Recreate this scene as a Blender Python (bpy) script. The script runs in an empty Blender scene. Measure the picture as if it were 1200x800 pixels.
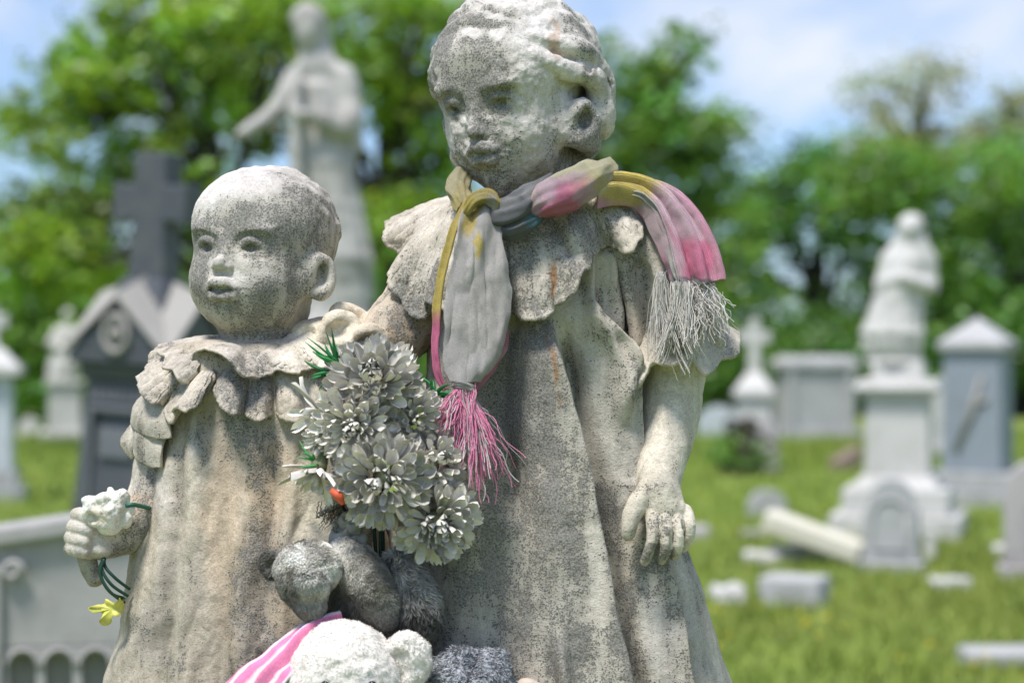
import bpy, math, random
import numpy as np
from mathutils import Vector, Matrix
sc = bpy.context.scene
C = sc.collection
F32 = np.float32
random.seed(7)
RNG = np.random.default_rng(11)

# ---------------------------------------------------------------- camera
FOCAL = 70.0
FPX = FOCAL / 36.0 * 1200.0          # focal length in photo pixels
Y0 = 2.2                             # distance of the children's statue
EYE = 1.5
S = Y0 / FPX                         # metres per sculpting unit
cam = bpy.data.cameras.new('camera')
cam.lens = FOCAL; cam.sensor_width = 36.0; cam.sensor_fit = 'HORIZONTAL'
cam.clip_start = 0.1; cam.clip_end = 3000
cam.dof.use_dof = True; cam.dof.focus_distance = Y0 - 0.06; cam.dof.aperture_fstop = 3.5
cam.dof.aperture_blades = 9
co = bpy.data.objects.new('camera', cam); C.objects.link(co)
co.location = (0, 0, EYE); co.rotation_euler = (math.radians(90), 0, 0)
sc.camera = co

# ---------------------------------------------------------------- sky and sun
SUN_EL = math.radians(66); SUN_AZ = math.radians(-146)   # azimuth from +Y, positive towards +X
w = bpy.data.worlds.new('World'); sc.world = w; w.use_nodes = True
nt = w.node_tree; nt.nodes.clear()
def N(nt, t, **k):
    n = nt.nodes.new(t)
    for a, v in k.items():
        if a.startswith('i_'):
            key = a[2:]; key = int(key) if key.isdigit() else key.replace('_', ' ')
            n.inputs[key].default_value = v
        else: setattr(n, a, v)
    return n
out = N(nt, 'ShaderNodeOutputWorld'); bg = N(nt, 'ShaderNodeBackground')
sky = N(nt, 'ShaderNodeTexSky', sky_type='NISHITA', sun_disc=False, sun_elevation=SUN_EL, sun_rotation=SUN_AZ, altitude=100, air_density=1.0, dust_density=1.0, ozone_density=1.3)
tc = N(nt, 'ShaderNodeTexCoord')
mp = N(nt, 'ShaderNodeMapping'); mp.inputs['Scale'].default_value = (1.0, 1.0, 2.2); mp.inputs['Location'].default_value = (1.33, 0.4, 0.15)
n1 = N(nt, 'ShaderNodeTexNoise', i_Scale=3.2, i_Detail=6.0, i_Roughness=0.52, i_Distortion=0.25)
rmp = N(nt, 'ShaderNodeMapRange', interpolation_type='SMOOTHSTEP'); rmp.inputs['From Min'].default_value = 0.47; rmp.inputs['From Max'].default_value = 0.76
rmp.inputs['To Min'].default_value = 0.18; rmp.inputs['To Max'].default_value = 1.0
mx = N(nt, 'ShaderNodeMix', data_type='RGBA')
mx.inputs['B'].default_value = (8.3, 8.2, 8.2, 1)
tint = N(nt, 'ShaderNodeMix', data_type='RGBA', blend_type='MULTIPLY'); tint.inputs['Factor'].default_value = 1.0; tint.inputs['B'].default_value = (0.72, 1.03, 1.45, 1)
L = nt.links.new
L(tc.outputs['Generated'], mp.inputs['Vector']); L(mp.outputs[0], n1.inputs['Vector']); L(n1.outputs['Fac'], rmp.inputs['Value'])
L(sky.outputs[0], tint.inputs['A']); L(tint.outputs['Result'], mx.inputs['A']); L(rmp.outputs[0], mx.inputs['Factor'])
L(mx.outputs['Result'], bg.inputs['Color']); L(bg.outputs[0], out.inputs['Surface'])
bg.inputs['Strength'].default_value = 0.054
sun = bpy.data.lights.new('sun', 'SUN'); sun.energy = 2.1; sun.angle = math.radians(13); sun.color = (1, 0.958, 0.925)
so = bpy.data.objects.new('sun', sun); C.objects.link(so)
sd = Vector((math.sin(SUN_AZ)*math.cos(SUN_EL), math.cos(SUN_AZ)*math.cos(SUN_EL), math.sin(SUN_EL)))
so.rotation_euler = (-sd).to_track_quat('-Z', 'Y').to_euler()
vs = sc.view_settings; vs.view_transform = 'Standard'; vs.look = 'None'; vs.exposure = 1.2; vs.gamma = 1
sc.cycles.max_bounces = 6; sc.cycles.diffuse_bounces = 3; sc.cycles.glossy_bounces = 2; sc.cycles.transmission_bounces = 3; sc.cycles.transparent_max_bounces = 6
sc.cycles.use_denoising = True
sc.cycles.caustics_reflective = False; sc.cycles.caustics_refractive = False

# ---------------------------------------------------------------- numpy noise
def _hash(ix, iy, iz, seed):
    h = (ix.astype(np.uint32)*np.uint32(374761393) + iy.astype(np.uint32)*np.uint32(668265263) + iz.astype(np.uint32)*np.uint32(2147483647) + np.uint32(seed*974634777 & 0xffffffff))
    h = (h ^ (h >> np.uint32(13)))*np.uint32(1274126177)
    h = (h ^ (h >> np.uint32(16)))*np.uint32(2246822519)
    h ^= h >> np.uint32(13)
    return (h & np.uint32(0xffff)).astype(F32)/F32(32767.5) - F32(1)
def vnoise(x, y, z, seed=0):
    with np.errstate(over='ignore'):
        fx, fy, fz = np.floor(x), np.floor(y), np.floor(z)
        ix, iy, iz = fx.astype(np.int32), fy.astype(np.int32), fz.astype(np.int32)
        tx, ty, tz = (x-fx).astype(F32), (y-fy).astype(F32), (z-fz).astype(F32)
        tx = tx*tx*(3-2*tx); ty = ty*ty*(3-2*ty); tz = tz*tz*(3-2*tz)
        r = 0
        for dx in (0, 1):
            wx = tx if dx else 1-tx
            for dy in (0, 1):
                wy = ty if dy else 1-ty
                for dz in (0, 1):
                    wz = tz if dz else 1-tz
                    r = r + wx*wy*wz*_hash(ix+dx, iy+dy, iz+dz, seed)
    return r
def fbm(p, scale, oct=3, seed=0, gain=0.5):
    """p (...,3); scale = size of the largest feature; result about -1..1"""
    r = 0; a = 1.0; f = 1.0/scale; t = 0
    for o in range(oct):
        r = r + a*vnoise(p[..., 0]*f+17.3*o, p[..., 1]*f+5.1*o, p[..., 2]*f-9.7*o, seed+o)
        t += a; a *= gain; f *= 2.03
    return r/t*1.5
def sstep(a, b, x):
    t = np.clip((x-a)/(b-a), 0, 1); return t*t*(3-2*t)

# ---------------------------------------------------------------- objects
def px2w(p):
    """sculpting units (x right, y down, z away, in photo pixels at the statue's distance) to metres"""
    p = np.asarray(p, dtype=np.float64).reshape(-1, 3)
    k = 1 + p[:, 2]/FPX
    o = np.empty_like(p)
    o[:, 0] = (p[:, 0]-600)*S*k; o[:, 2] = EYE-(p[:, 1]-400)*S*k; o[:, 1] = Y0+p[:, 2]*S
    return o
def at(px, py, Y):
    return Vector(((px-600)/FPX*Y, Y, EYE-(py-400)/FPX*Y))
def tag(o, label=None, cat=None, group=None, kind=None):
    if label: o['label'] = label
    if cat: o['category'] = cat
    if group: o['group'] = group
    if kind: o['kind'] = kind
    return o
def empty(name, loc=(0, 0, 0), rz=0.0, **k):
    o = bpy.data.objects.new(name, None); C.objects.link(o); o.location = loc; o.rotation_euler[2] = rz
    o.empty_display_size = 0.05
    return tag(o, **k)
def place(o, parent):
    """parent o while keeping where it stands (parents here are only moved or turned, never scaled)"""
    if parent is not None:
        o.parent = parent
        m = Matrix.Identity(4); q = parent; chain = []
        while q is not None: chain.append(q); q = q.parent
        for q in reversed(chain):
            m = m @ q.matrix_parent_inverse @ Matrix.LocRotScale(q.location, q.rotation_euler, q.scale)
        o.matrix_parent_inverse = m.inverted()
    return o
def mesh(name, V, Fc, mat=None, parent=None, smooth=True, origin=None, keep=False, uv=None, attrs=None, **k):
    """one mesh object. V (n,3) world metres; Fc list / array of faces; the object's origin goes to `origin` or its lowest middle"""
    V = np.asarray(V, dtype=np.float64).reshape(-1, 3)
    if keep: org = np.zeros(3)
    elif origin is None:
        org = np.array([(V[:, 0].min()+V[:, 0].max())/2, (V[:, 1].min()+V[:, 1].max())/2, V[:, 2].min()])
    else: org = np.asarray(origin, dtype=float)
    me = bpy.data.meshes.new(name)
    V2 = (V-org).astype(F32)
    if isinstance(Fc, np.ndarray):
        nf, kk = Fc.shape
        me.vertices.add(len(V2)); me.vertices.foreach_set('co', V2.ravel())
        me.loops.add(nf*kk); me.loops.foreach_set('vertex_index', Fc.astype(np.int32).ravel())
        me.polygons.add(nf); me.polygons.foreach_set('loop_start', np.arange(0, nf*kk, kk, dtype=np.int32))
        me.update(calc_edges=True)
    else:
        me.from_pydata([tuple(map(float, v)) for v in V2], [], [tuple(int(i) for i in f) for f in Fc]); me.update()
    if smooth: me.polygons.foreach_set('use_smooth', np.ones(len(me.polygons), dtype=bool))
    if attrs:
        for an, arr in attrs.items():
            arr = np.asarray(arr, dtype=F32)
            if arr.ndim == 1:
                a = me.attributes.new(an, 'FLOAT', 'POINT'); a.data.foreach_set('value', arr)
            else:
                if arr.shape[1] == 3: arr = np.concatenate([arr, np.ones((len(arr), 1), F32)], 1)
                a = me.attributes.new(an, 'FLOAT_COLOR', 'POINT'); a.data.foreach_set('color', arr.ravel())
    if uv is not None:
        u = me.uv_layers.new(name='uv')
        li = np.empty(len(me.loops), dtype=np.int32); me.loops.foreach_get('vertex_index', li)
        u.data.foreach_set('uv', np.asarray(uv, dtype=F32)[li].ravel())
    if mat: me.materials.append(mat)
    o = bpy.data.objects.new(name, me); C.objects.link(o)
    if parent is not None and not keep:
        o.location = Vector(org)
        place(o, parent)
    else:
        o.location = Vector(org)
        if parent is not None: o.parent = parent
    return tag(o, **k)
class Bag:
    """collects geometry for one mesh"""
    def __init__(s): s.v = []; s.f = []; s.n = 0; s.u = []; s.c = []
    def add(s, V, Fc, uv=None, col=None):
        V = np.asarray(V, dtype=np.float64).reshape(-1, 3)
        s.v.append(V); s.f.extend([tuple(int(i)+s.n for i in f) for f in Fc]); s.n += len(V)
        s.u.append(np.zeros((len(V), 2)) if uv is None else np.asarray(uv))
        s.c.append(np.ones((len(V), 4)) if col is None else np.broadcast_to(np.asarray(col, dtype=float), (len(V), 4)))
        return s
    def V(s): return np.concatenate(s.v)
    def box(s, x0, x1, y0, y1, z0, z1, taper=1.0, tx=None):
        cx, cy = (x0+x1)/2, (y0+y1)/2; hx, hy = (x1-x0)/2, (y1-y0)/2
        V = [(cx+sx*hx*t, cy+sy*hy*t, z) for z, t in ((z0, 1), (z1, taper)) for sx, sy in ((-1, -1), (1, -1), (1, 1), (-1, 1))]
        s.add(V, [(3, 2, 1, 0), (4, 5, 6, 7), (0, 1, 5, 4), (1, 2, 6, 5), (2, 3, 7, 6), (3, 0, 4, 7)])
        return s
    def build(s, name, mat, parent=None, smooth=False, **k):
        return mesh(name, s.V(), s.f, mat, parent, smooth=smooth, uv=np.concatenate(s.u), attrs={'col': np.concatenate(s.c)}, **k)

# ---------------------------------------------------------------- implicit sculpting
def surface_nets(f, org, h):
    """zero surface of f (negative inside) on a regular grid"""
    ins = f < 0
    sh = np.array(f.shape)
    c = tuple(sh-1)
    cnt = np.zeros(c, np.int32)
    for dx in (0, 1):
        for dy in (0, 1):
            for dz in (0, 1):
                cnt += ins[dx:sh[0]-1+dx, dy:sh[1]-1+dy, dz:sh[2]-1+dz]
    act = (cnt > 0) & (cnt < 8)
    idx = np.argwhere(act)
    vid = np.full(c, -1, np.int64); vid[act] = np.arange(len(idx))
    i, j, k = idx.T
    acc = np.zeros((len(idx), 3)); num = np.zeros(len(idx))
    corner = [(a, b, d) for a in (0, 1) for b in (0, 1) for d in (0, 1)]
    fv = {q: f[i+q[0], j+q[1], k+q[2]] for q in corner}
    for q in corner:
        for ax in range(3):
            if q[ax] == 0:
                r = list(q); r[ax] = 1; r = tuple(r)
                a, b = fv[q], fv[r]
                m = (a < 0) != (b < 0)
                t = np.where(m, a/(a-b+1e-20), 0)
                p = np.zeros((len(idx), 3)); p += np.array(q); p[:, ax] += t
                acc += p*m[:, None]; num += m
    V = (idx + acc/num[:, None])*h + np.array(org)
    quads = []
    for ax in range(3):
        s0 = [slice(None)]*3; s1 = [slice(None)]*3
        s0[ax] = slice(0, -1); s1[ax] = slice(1, None)
        a = ins[tuple(s0)]; b = ins[tuple(s1)]
        for flip in (False, True):
            m = (a & ~b) if not flip else (~a & b)
            e = np.argwhere(m)
            u, v = (ax+1) % 3, (ax+2) % 3
            e = e[(e[:, u] > 0) & (e[:, v] > 0) & (e[:, u] < sh[u]-1) & (e[:, v] < sh[v]-1)]
            def g(du, dv):
                q = e.copy(); q[:, u] -= du; q[:, v] -= dv
                return vid[q[:, 0], q[:, 1], q[:, 2]]
            Q = np.stack([g(1, 1), g(0, 1), g(0, 0), g(1, 0)], 1)
            if flip: Q = Q[:, ::-1]
            quads.append(Q)
    Q = np.concatenate(quads)
    return V, Q[(Q >= 0).all(1)]
class Clay:
    """a block of signed distances that blobs are added to and cut from, in its own axes"""
    def __init__(s, lo, hi, h):
        s.h = h; s.lo = np.array(lo, float)
        n = [int((b-a)/h)+1 for a, b in zip(lo, hi)]
        s.ax = [(lo[i]+np.arange(n[i])*h).astype(F32) for i in range(3)]
        s.f = np.full(n, 1e3*h if h > .1 else 10.0, F32)
    def _op(s, lo, hi, fn, k, mode):
        pad = k*1.05+2*s.h
        sl = []
        for i in range(3):
            a = int(np.searchsorted(s.ax[i], lo[i]-pad)); b = int(np.searchsorted(s.ax[i], hi[i]+pad))
            if b <= a: return
            sl.append(slice(a, b))
        X = s.ax[0][sl[0]][:, None, None]; Y = s.ax[1][sl[1]][None, :, None]; Z = s.ax[2][sl[2]][None, None, :]
        d = fn(X, Y, Z).astype(F32); g = s.f[tuple(sl)]
        if mode == 'add':
            r = np.minimum(g, d)
            if k > 0: hh = np.maximum(k-np.abs(g-d), 0)/k; r = r - hh*hh*k*0.25
        else:
            r = np.maximum(g, -d)
            if k > 0: hh = np.maximum(k-np.abs(g+d), 0)/k; r = r + hh*hh*k*0.25
        s.f[tuple(sl)] = r
    def ell(s, c, r, k=0.0, rot=None, mode='add'):
        c = np.asarray(c, float); r = np.broadcast_to(np.asarray(r, float), (3,))
        R = np.eye(3) if rot is None else np.array(rot)
        ext = np.sqrt(((R*r)**2).sum(1))
        def fn(X, Y, Z):
            x, y, z = X-c[0], Y-c[1], Z-c[2]
            q = [(R[0, i]*x+R[1, i]*y+R[2, i]*z) for i in range(3)]
            k0 = np.sqrt((q[0]/r[0])**2+(q[1]/r[1])**2+(q[2]/r[2])**2)
            k1 = np.sqrt((q[0]/r[0]**2)**2+(q[1]/r[1]**2)**2+(q[2]/r[2]**2)**2)
            return k0*(k0-1)/np.maximum(k1, 1e-9)
        s._op(c-ext, c+ext, fn, k, mode)
    def cap(s, a, b, ra, rb=None, k=0.0, mode='add', flat=None):
        a = np.asarray(a, float); b = np.asarray(b, float); rb = ra if rb is None else rb
        m = max(ra, rb)
        ba = b-a; L2 = max(float(ba@ba), 1e-12)
        def fn(X, Y, Z):
            x, y, z = X-a[0], Y-a[1], Z-a[2]
            t = np.clip((x*ba[0]+y*ba[1]+z*ba[2])/L2, 0, 1)
            return np.sqrt((x-ba[0]*t)**2+(y-ba[1]*t)**2+(z-ba[2]*t)**2)-(ra+(rb-ra)*t)
        s._op(np.minimum(a, b)-m, np.maximum(a, b)+m, fn, k, mode)
    def chain(s, pts, rad, k=0.0, mode='add', n=1):
        pts = np.asarray(pts, float)
        if n > 1: pts, rad = resample(pts, len(pts)*n, rad)
        rad = np.broadcast_to(np.asarray(rad, float), (len(pts),))
        for i in range(len(pts)-1): s.cap(pts[i], pts[i+1], rad[i], rad[i+1], k, mode)
    def grid(s):
        return np.stack(np.meshgrid(*s.ax, indexing='ij'), -1)
    def rough(s, amp, scale, oct=3, seed=0):
        """uneven surface, computed only near the surface"""
        m = np.abs(s.f) < amp*3+2*s.h
        ii = np.argwhere(m)
        P = (s.lo+ii*s.h).astype(F32)
        s.f[m] += (amp*fbm(P, scale, oct, seed)).astype(F32)
    def extract(s): return surface_nets(s.f, s.lo, s.h)
def catmull(P, n):
    P = np.asarray(P, float); m = len(P)
    t = np.linspace(0, m-1, n); i = np.clip(np.floor(t).astype(int), 0, m-2); u = (t-i)[:, None]
    g = lambda j: P[np.clip(j, 0, m-1)]
    a, b, c, d = g(i-1), g(i), g(i+1), g(i+2)
    return 0.5*(2*b+(c-a)*u+(2*a-5*b+4*c-d)*u*u+(3*b-a-3*c+d)*u**3)
def resample(P, n, rad=None):
    Q = catmull(P, n)
    if rad is None: return Q
    rad = np.broadcast_to(np.asarray(rad, float), (len(P),))
    return Q, np.interp(np.linspace(0, len(P)-1, n), np.arange(len(P)), rad)
def euler_axes(yaw, pitch, roll):
    """axes of a head looking at the viewer, turned left by yaw, down by pitch, rolled anticlockwise; columns a (its left), b up, c forward, in sculpting units"""
    a = np.array([1., 0, 0]); b = np.array([0, -1., 0]); c = np.array([0, 0, -1.])
    y, p, r = map(math.radians, (yaw, pitch, roll))
    b, c = b*math.cos(p)+c*math.sin(p), c*math.cos(p)-b*math.sin(p)
    def ry(v): return np.array([v[0]*math.cos(y)+v[2]*math.sin(y), v[1], -v[0]*math.sin(y)+v[2]*math.cos(y)])
    a, b, c = ry(a), ry(b), ry(c)
    def rr(v): return np.array([v[0]*math.cos(r)+v[1]*math.sin(r), -v[0]*math.sin(r)+v[1]*math.cos(r), v[2]])
    return np.stack([rr(a), rr(b), rr(c)], 1)
def vnormals(V, Q):
    Q = np.asarray(Q); n = np.cross(V[Q[:, 2]]-V[Q[:, 0]], V[Q[:, -1]]-V[Q[:, 1]])
    o = np.zeros_like(V)
    for i in range(Q.shape[1]):
        for a in range(3): o[:, a] += np.bincount(Q[:, i], n[:, a], minlength=len(V))
    return o/np.maximum(np.linalg.norm(o, axis=1, keepdims=True), 1e-12)
def grid_faces(nu, nv, closed_u=False):
    iu = np.arange(nu if closed_u else nu-1); iv = np.arange(nv-1)
    A, B = np.meshgrid(iu, iv, indexing='ij'); A2 = (A+1) % nu
    return np.stack([A*nv+B, A2*nv+B, A2*nv+B+1, A*nv+B+1], -1).reshape(-1, 4)
def sheet(P, th, closed_u=False):
    """P (nu,nv,3): a sheet given thickness th (scalar or (nu,nv)) along minus its normal, edges closed"""
    nu, nv, _ = P.shape
    V = P.reshape(-1, 3); Q = grid_faces(nu, nv, closed_u)
    n = vnormals(V, Q); th = np.broadcast_to(np.asarray(th, float), (nu, nv)).reshape(-1, 1)
    W = V - n*th
    m = len(V); Qs = [Q, Q[:, ::-1]+m]
    def rim(ids, close=False):
        a = np.array(ids); b = np.roll(a, -1) if close else a[1:]
        if not close: a = a[:-1]
        return np.stack([b, a, a+m, b+m], 1)
    g = np.arange(m).reshape(nu, nv)
    Qs.append(rim(g[:, 0], closed_u)); Qs.append(rim(g[:, -1], closed_u)[:, ::-1])
    if not closed_u: Qs.append(rim(g[0, :])[:, ::-1]); Qs.append(rim(g[-1, :]))
    return np.concatenate([V, W]), np.concatenate(Qs)
def tube(P, rad, n=8, cap=True):
    P = np.asarray(P, float); m = len(P); rad = np.broadcast_to(np.asarray(rad, float), (m,))
    T = np.gradient(P, axis=0); T /= np.maximum(np.linalg.norm(T, axis=1, keepdims=True), 1e-12)
    ref = np.array([0.3, 0.2, 1.0]) if abs(T[0, 2]) < .9 else np.array([1.0, 0, 0])
    u = np.cross(T[0], ref); u /= np.linalg.norm(u); V = []
    for i in range(m):
        u = u - T[i]*(u@T[i]); u /= max(np.linalg.norm(u), 1e-9); v = np.cross(T[i], u)
        a = np.arange(n)*2*np.pi/n
        V.append(P[i]+rad[i]*(np.cos(a)[:, None]*u+np.sin(a)[:, None]*v))
    V = np.concatenate(V); Fc = []
    for i in range(m-1):
        for j in range(n):
            a, b = i*n+j, i*n+(j+1) % n
            Fc.append((a, b, b+n, a+n))
    if cap: Fc.append(tuple(range(n))[::-1]); Fc.append(tuple(range((m-1)*n, m*n)))
    return V, Fc
# ---------------------------------------------------------------- materials
def newmat(name):
    m = bpy.data.materials.new(name); m.use_nodes = True
    nt = m.node_tree; p = nt.nodes['Principled BSDF']
    return m, nt, p
def ramp(nt, stops):
    r = N(nt, 'ShaderNodeValToRGB'); e = r.color_ramp.elements
    while len(e) > 1: e.remove(e[-1])
    e[0].position = stops[0][0]; e[0].color = (*stops[0][1], 1)
    for p, c in stops[1:]:
        q = e.new(p); q.color = (*c, 1)
    return r
def mathn(nt, op, a, b=None, c=None, clamp=False):
    n = N(nt, 'ShaderNodeMath', operation=op, use_clamp=clamp)
    for i, v in enumerate((a, b, c)):
        if v is None: continue
        if isinstance(v, (int, float)): n.inputs[i].default_value = v
        else: nt.links.new(v, n.inputs[i])
    return n.outputs[0]
def mixc(nt, fac, a, b, blend='MIX'):
    n = N(nt, 'ShaderNodeMix', data_type='RGBA', blend_type=blend)
    for key, v in (('Factor', fac), ('A', a), ('B', b)):
        if isinstance(v, (int, float)): n.inputs[key].default_value = v
        elif isinstance(v, tuple): n.inputs[key].default_value = (*v, 1) if len(v) == 3 else v
        else: nt.links.new(v, n.inputs[key])
    return n.outputs['Result']
def noise_n(nt, vec, scale, detail=4, rough=0.55, dist=0.0):
    n = N(nt, 'ShaderNodeTexNoise', i_Scale=scale, i_Detail=detail, i_Roughness=rough, i_Distortion=dist)
    nt.links.new(vec, n.inputs['Vector']); return n.outputs['Fac']
def statue_stone():
    """weathered pale marble; point attributes: col = stone colour, dirt = how much dark lichen grows there, plus shade painted into hollows"""
    m, nt, p = newmat('weathered_marble')
    tc = N(nt, 'ShaderNodeTexCoord'); V = N(nt, 'ShaderNodeNewGeometry').outputs['Position']
    col = N(nt, 'ShaderNodeAttribute', attribute_name='col').outputs['Color']
    dirt = N(nt, 'ShaderNodeAttribute', attribute_name='dirt').outputs['Fac']
    nb = noise_n(nt, V, 28, 5, 0.6)            # patches of 3 cm
    nm = noise_n(nt, V, 170, 6, 0.68, 0.4)     # mottling
    nf = noise_n(nt, V, 520, 3, 0.6)           # specks of a millimetre or two
    nf2 = noise_n(nt, V, 300, 2, 0.5)
    # mottled stone colour
    t = mathn(nt, 'MULTIPLY_ADD', mathn(nt, 'ADD', mathn(nt, 'MULTIPLY', nm, .5), mathn(nt, 'MULTIPLY', nf, .5)), 2.4, -0.7, clamp=True)
    c1 = mixc(nt, 1.0, col, mixc(nt, t, (0.62, 0.61, 0.58), (1.36, 1.36, 1.35)), 'MULTIPLY')
    # lichen: threshold on specks moved by the dirt attribute and patches
    a = mathn(nt, 'ADD', mathn(nt, 'MULTIPLY', nf, 0.55), mathn(nt, 'MULTIPLY', nm, 0.45))
    a = mathn(nt, 'MULTIPLY_ADD', a, 2.6, -0.8)
    mps = N(nt, 'ShaderNodeMapping'); mps.inputs['Scale'].default_value = (1, 1, 0.16); nt.links.new(V, mps.inputs['Vector'])
    ns = noise_n(nt, mps.outputs[0], 46, 5, 0.62, 0.3)      # rain streaks
    npatch = noise_n(nt, V, 11, 4, 0.6)
    thr = mathn(nt, 'ADD', mathn(nt, 'MINIMUM', mathn(nt, 'MULTIPLY', dirt, 0.95), 0.46), mathn(nt, 'ADD', mathn(nt, 'MULTIPLY_ADD', nb, 1.0, -0.5), mathn(nt, 'ADD', mathn(nt, 'MULTIPLY_ADD', ns, 1.0, -0.54), mathn(nt, 'MULTIPLY_ADD', npatch, 1.5, -0.80))))
    s1 = N(nt, 'ShaderNodeMapRange', interpolation_type='SMOOTHSTEP'); s1.inputs['From Min'].default_value = 0.66; s1.inputs['From Max'].default_value = 0.84
    nt.links.new(mathn(nt, 'ADD', a, thr), s1.inputs['Value'])
    lich = mixc(nt, mathn(nt, 'MULTIPLY_ADD', nf, 3.0, -1.0, clamp=True), (0.34, 0.33, 0.285), (0.05, 0.05, 0.04))
    c1 = mixc(nt, 1.0, c1, mixc(nt, mathn(nt, 'MULTIPLY_ADD', ns, 2.4, -0.7, clamp=True), (1.12, 1.11, 1.08), (0.74, 0.72, 0.68)), 'MULTIPLY')
    c2 = mixc(nt, mathn(nt, 'MULTIPLY', s1.outputs[0], 0.84), c1, lich)
    # sparse round black specks everywhere
    vo = N(nt, 'ShaderNodeTexVoronoi', i_Scale=150.0); nt.links.new(V, vo.inputs['Vector'])
    s2 = N(nt, 'ShaderNodeMapRange', interpolation_type='SMOOTHSTEP'); s2.inputs['From Min'].default_value = 0.14; s2.inputs['From Max'].default_value = 0.28
    s2.inputs['To Min'].default_value = 1; s2.inputs['To Max'].default_value = 0
    nt.links.new(vo.outputs['Distance'], s2.inputs['Value'])
    s3 = N(nt, 'ShaderNodeMapRange'); s3.inputs['From Min'].default_value = 0.5; s3.inputs['From Max'].default_value = 0.62
    nt.links.new(mathn(nt, 'ADD', nb, mathn(nt, 'MULTIPLY_ADD', dirt, 0.3, -0.08)), s3.inputs['Value'])
    c3 = mixc(nt, mathn(nt, 'MULTIPLY', mathn(nt, 'MULTIPLY', s2.outputs[0], s3.outputs[0]), 0.62), c2, (0.07, 0.07, 0.055))
    nt.links.new(mixc(nt, 1.0, c3, (1.05, 1.03, 1.07), 'MULTIPLY'), p.inputs['Base Color'])
    p.inputs['Roughness'].default_value = 0.88; p.inputs['Specular IOR Level'].default_value = 0.25
    hgt = mathn(nt, 'ADD', mathn(nt, 'MULTIPLY', nm, 0.7), mathn(nt, 'MULTIPLY', nf, 0.45))
    hgt = mathn(nt, 'ADD', hgt, mathn(nt, 'MULTIPLY', s1.outputs[0], 0.16))
    b = N(nt, 'ShaderNodeBump', i_Strength=0.8, i_Distance=0.002); nt.links.new(hgt, b.inputs['Height']); nt.links.new(b.outputs[0], p.inputs['Normal'])
    return m
STONE = statue_stone()
CREAM = np.array([0.62, 0.585, 0.495]); GREY = np.array([0.40, 0.385, 0.335]); WHITE = np.array([0.62, 0.60, 0.555]); TAN = np.array([0.42, 0.345, 0.25]); RUST = np.array([0.34, 0.17, 0.06]); GREENISH = np.array([0.30, 0.295, 0.22])
def paint(P, base, dirt0, spots, wob=14.0, seed=3, n1=0.10):
    """P in sculpting units. spots: (x, y, rx, ry, angle, colour or None, colour strength, dirt change)"""
    m = len(P); col = np.tile(np.asarray(base, float), (m, 1)); d = np.full(m, float(dirt0))
    wx = fbm(P, 40, 3, seed)*wob; wy = fbm(P, 40, 3, seed+9)*wob
    x = P[:, 0]+wx; y = P[:, 1]+wy
    for (cx, cy, rx, ry, ang, c, cs, dd) in spots:
        a = math.radians(ang); dx, dy = x-cx, y-cy
        u = (dx*math.cos(a)+dy*math.sin(a))/rx; v = (-dx*math.sin(a)+dy*math.cos(a))/ry
        wgt = sstep(1.25, 0.55, np.sqrt(u*u+v*v))
        if c is not None: col += (np.asarray(c)-col)*(wgt*cs)[:, None]
        d += wgt*dd
    d += n1*fbm(P, 60, 3, seed+4)
    return np.clip(col, 0, 1), d
def stone_mesh(name, P, Q, parent, base=CREAM, dirt0=0.1, spots=(), top=0.0, seed=3, **k):
    """a carved piece given in sculpting units; top = how much rain keeps upward faces clean"""
    col, d = paint(P, base, dirt0, spots, seed=seed)
    if top:
        n = vnormals(P, Q); up = -n[:, 1]
        wgt = sstep(0.45, 0.95, up+0.25*fbm(P, 30, 3, seed+7))
        col += (WHITE-col)*(wgt*0.6*min(top, 1))[:, None]; d -= wgt*0.35*top
    return mesh(name, px2w(P), Q, STONE, parent, attrs={'col': col, 'dirt': d}, **k)
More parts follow.
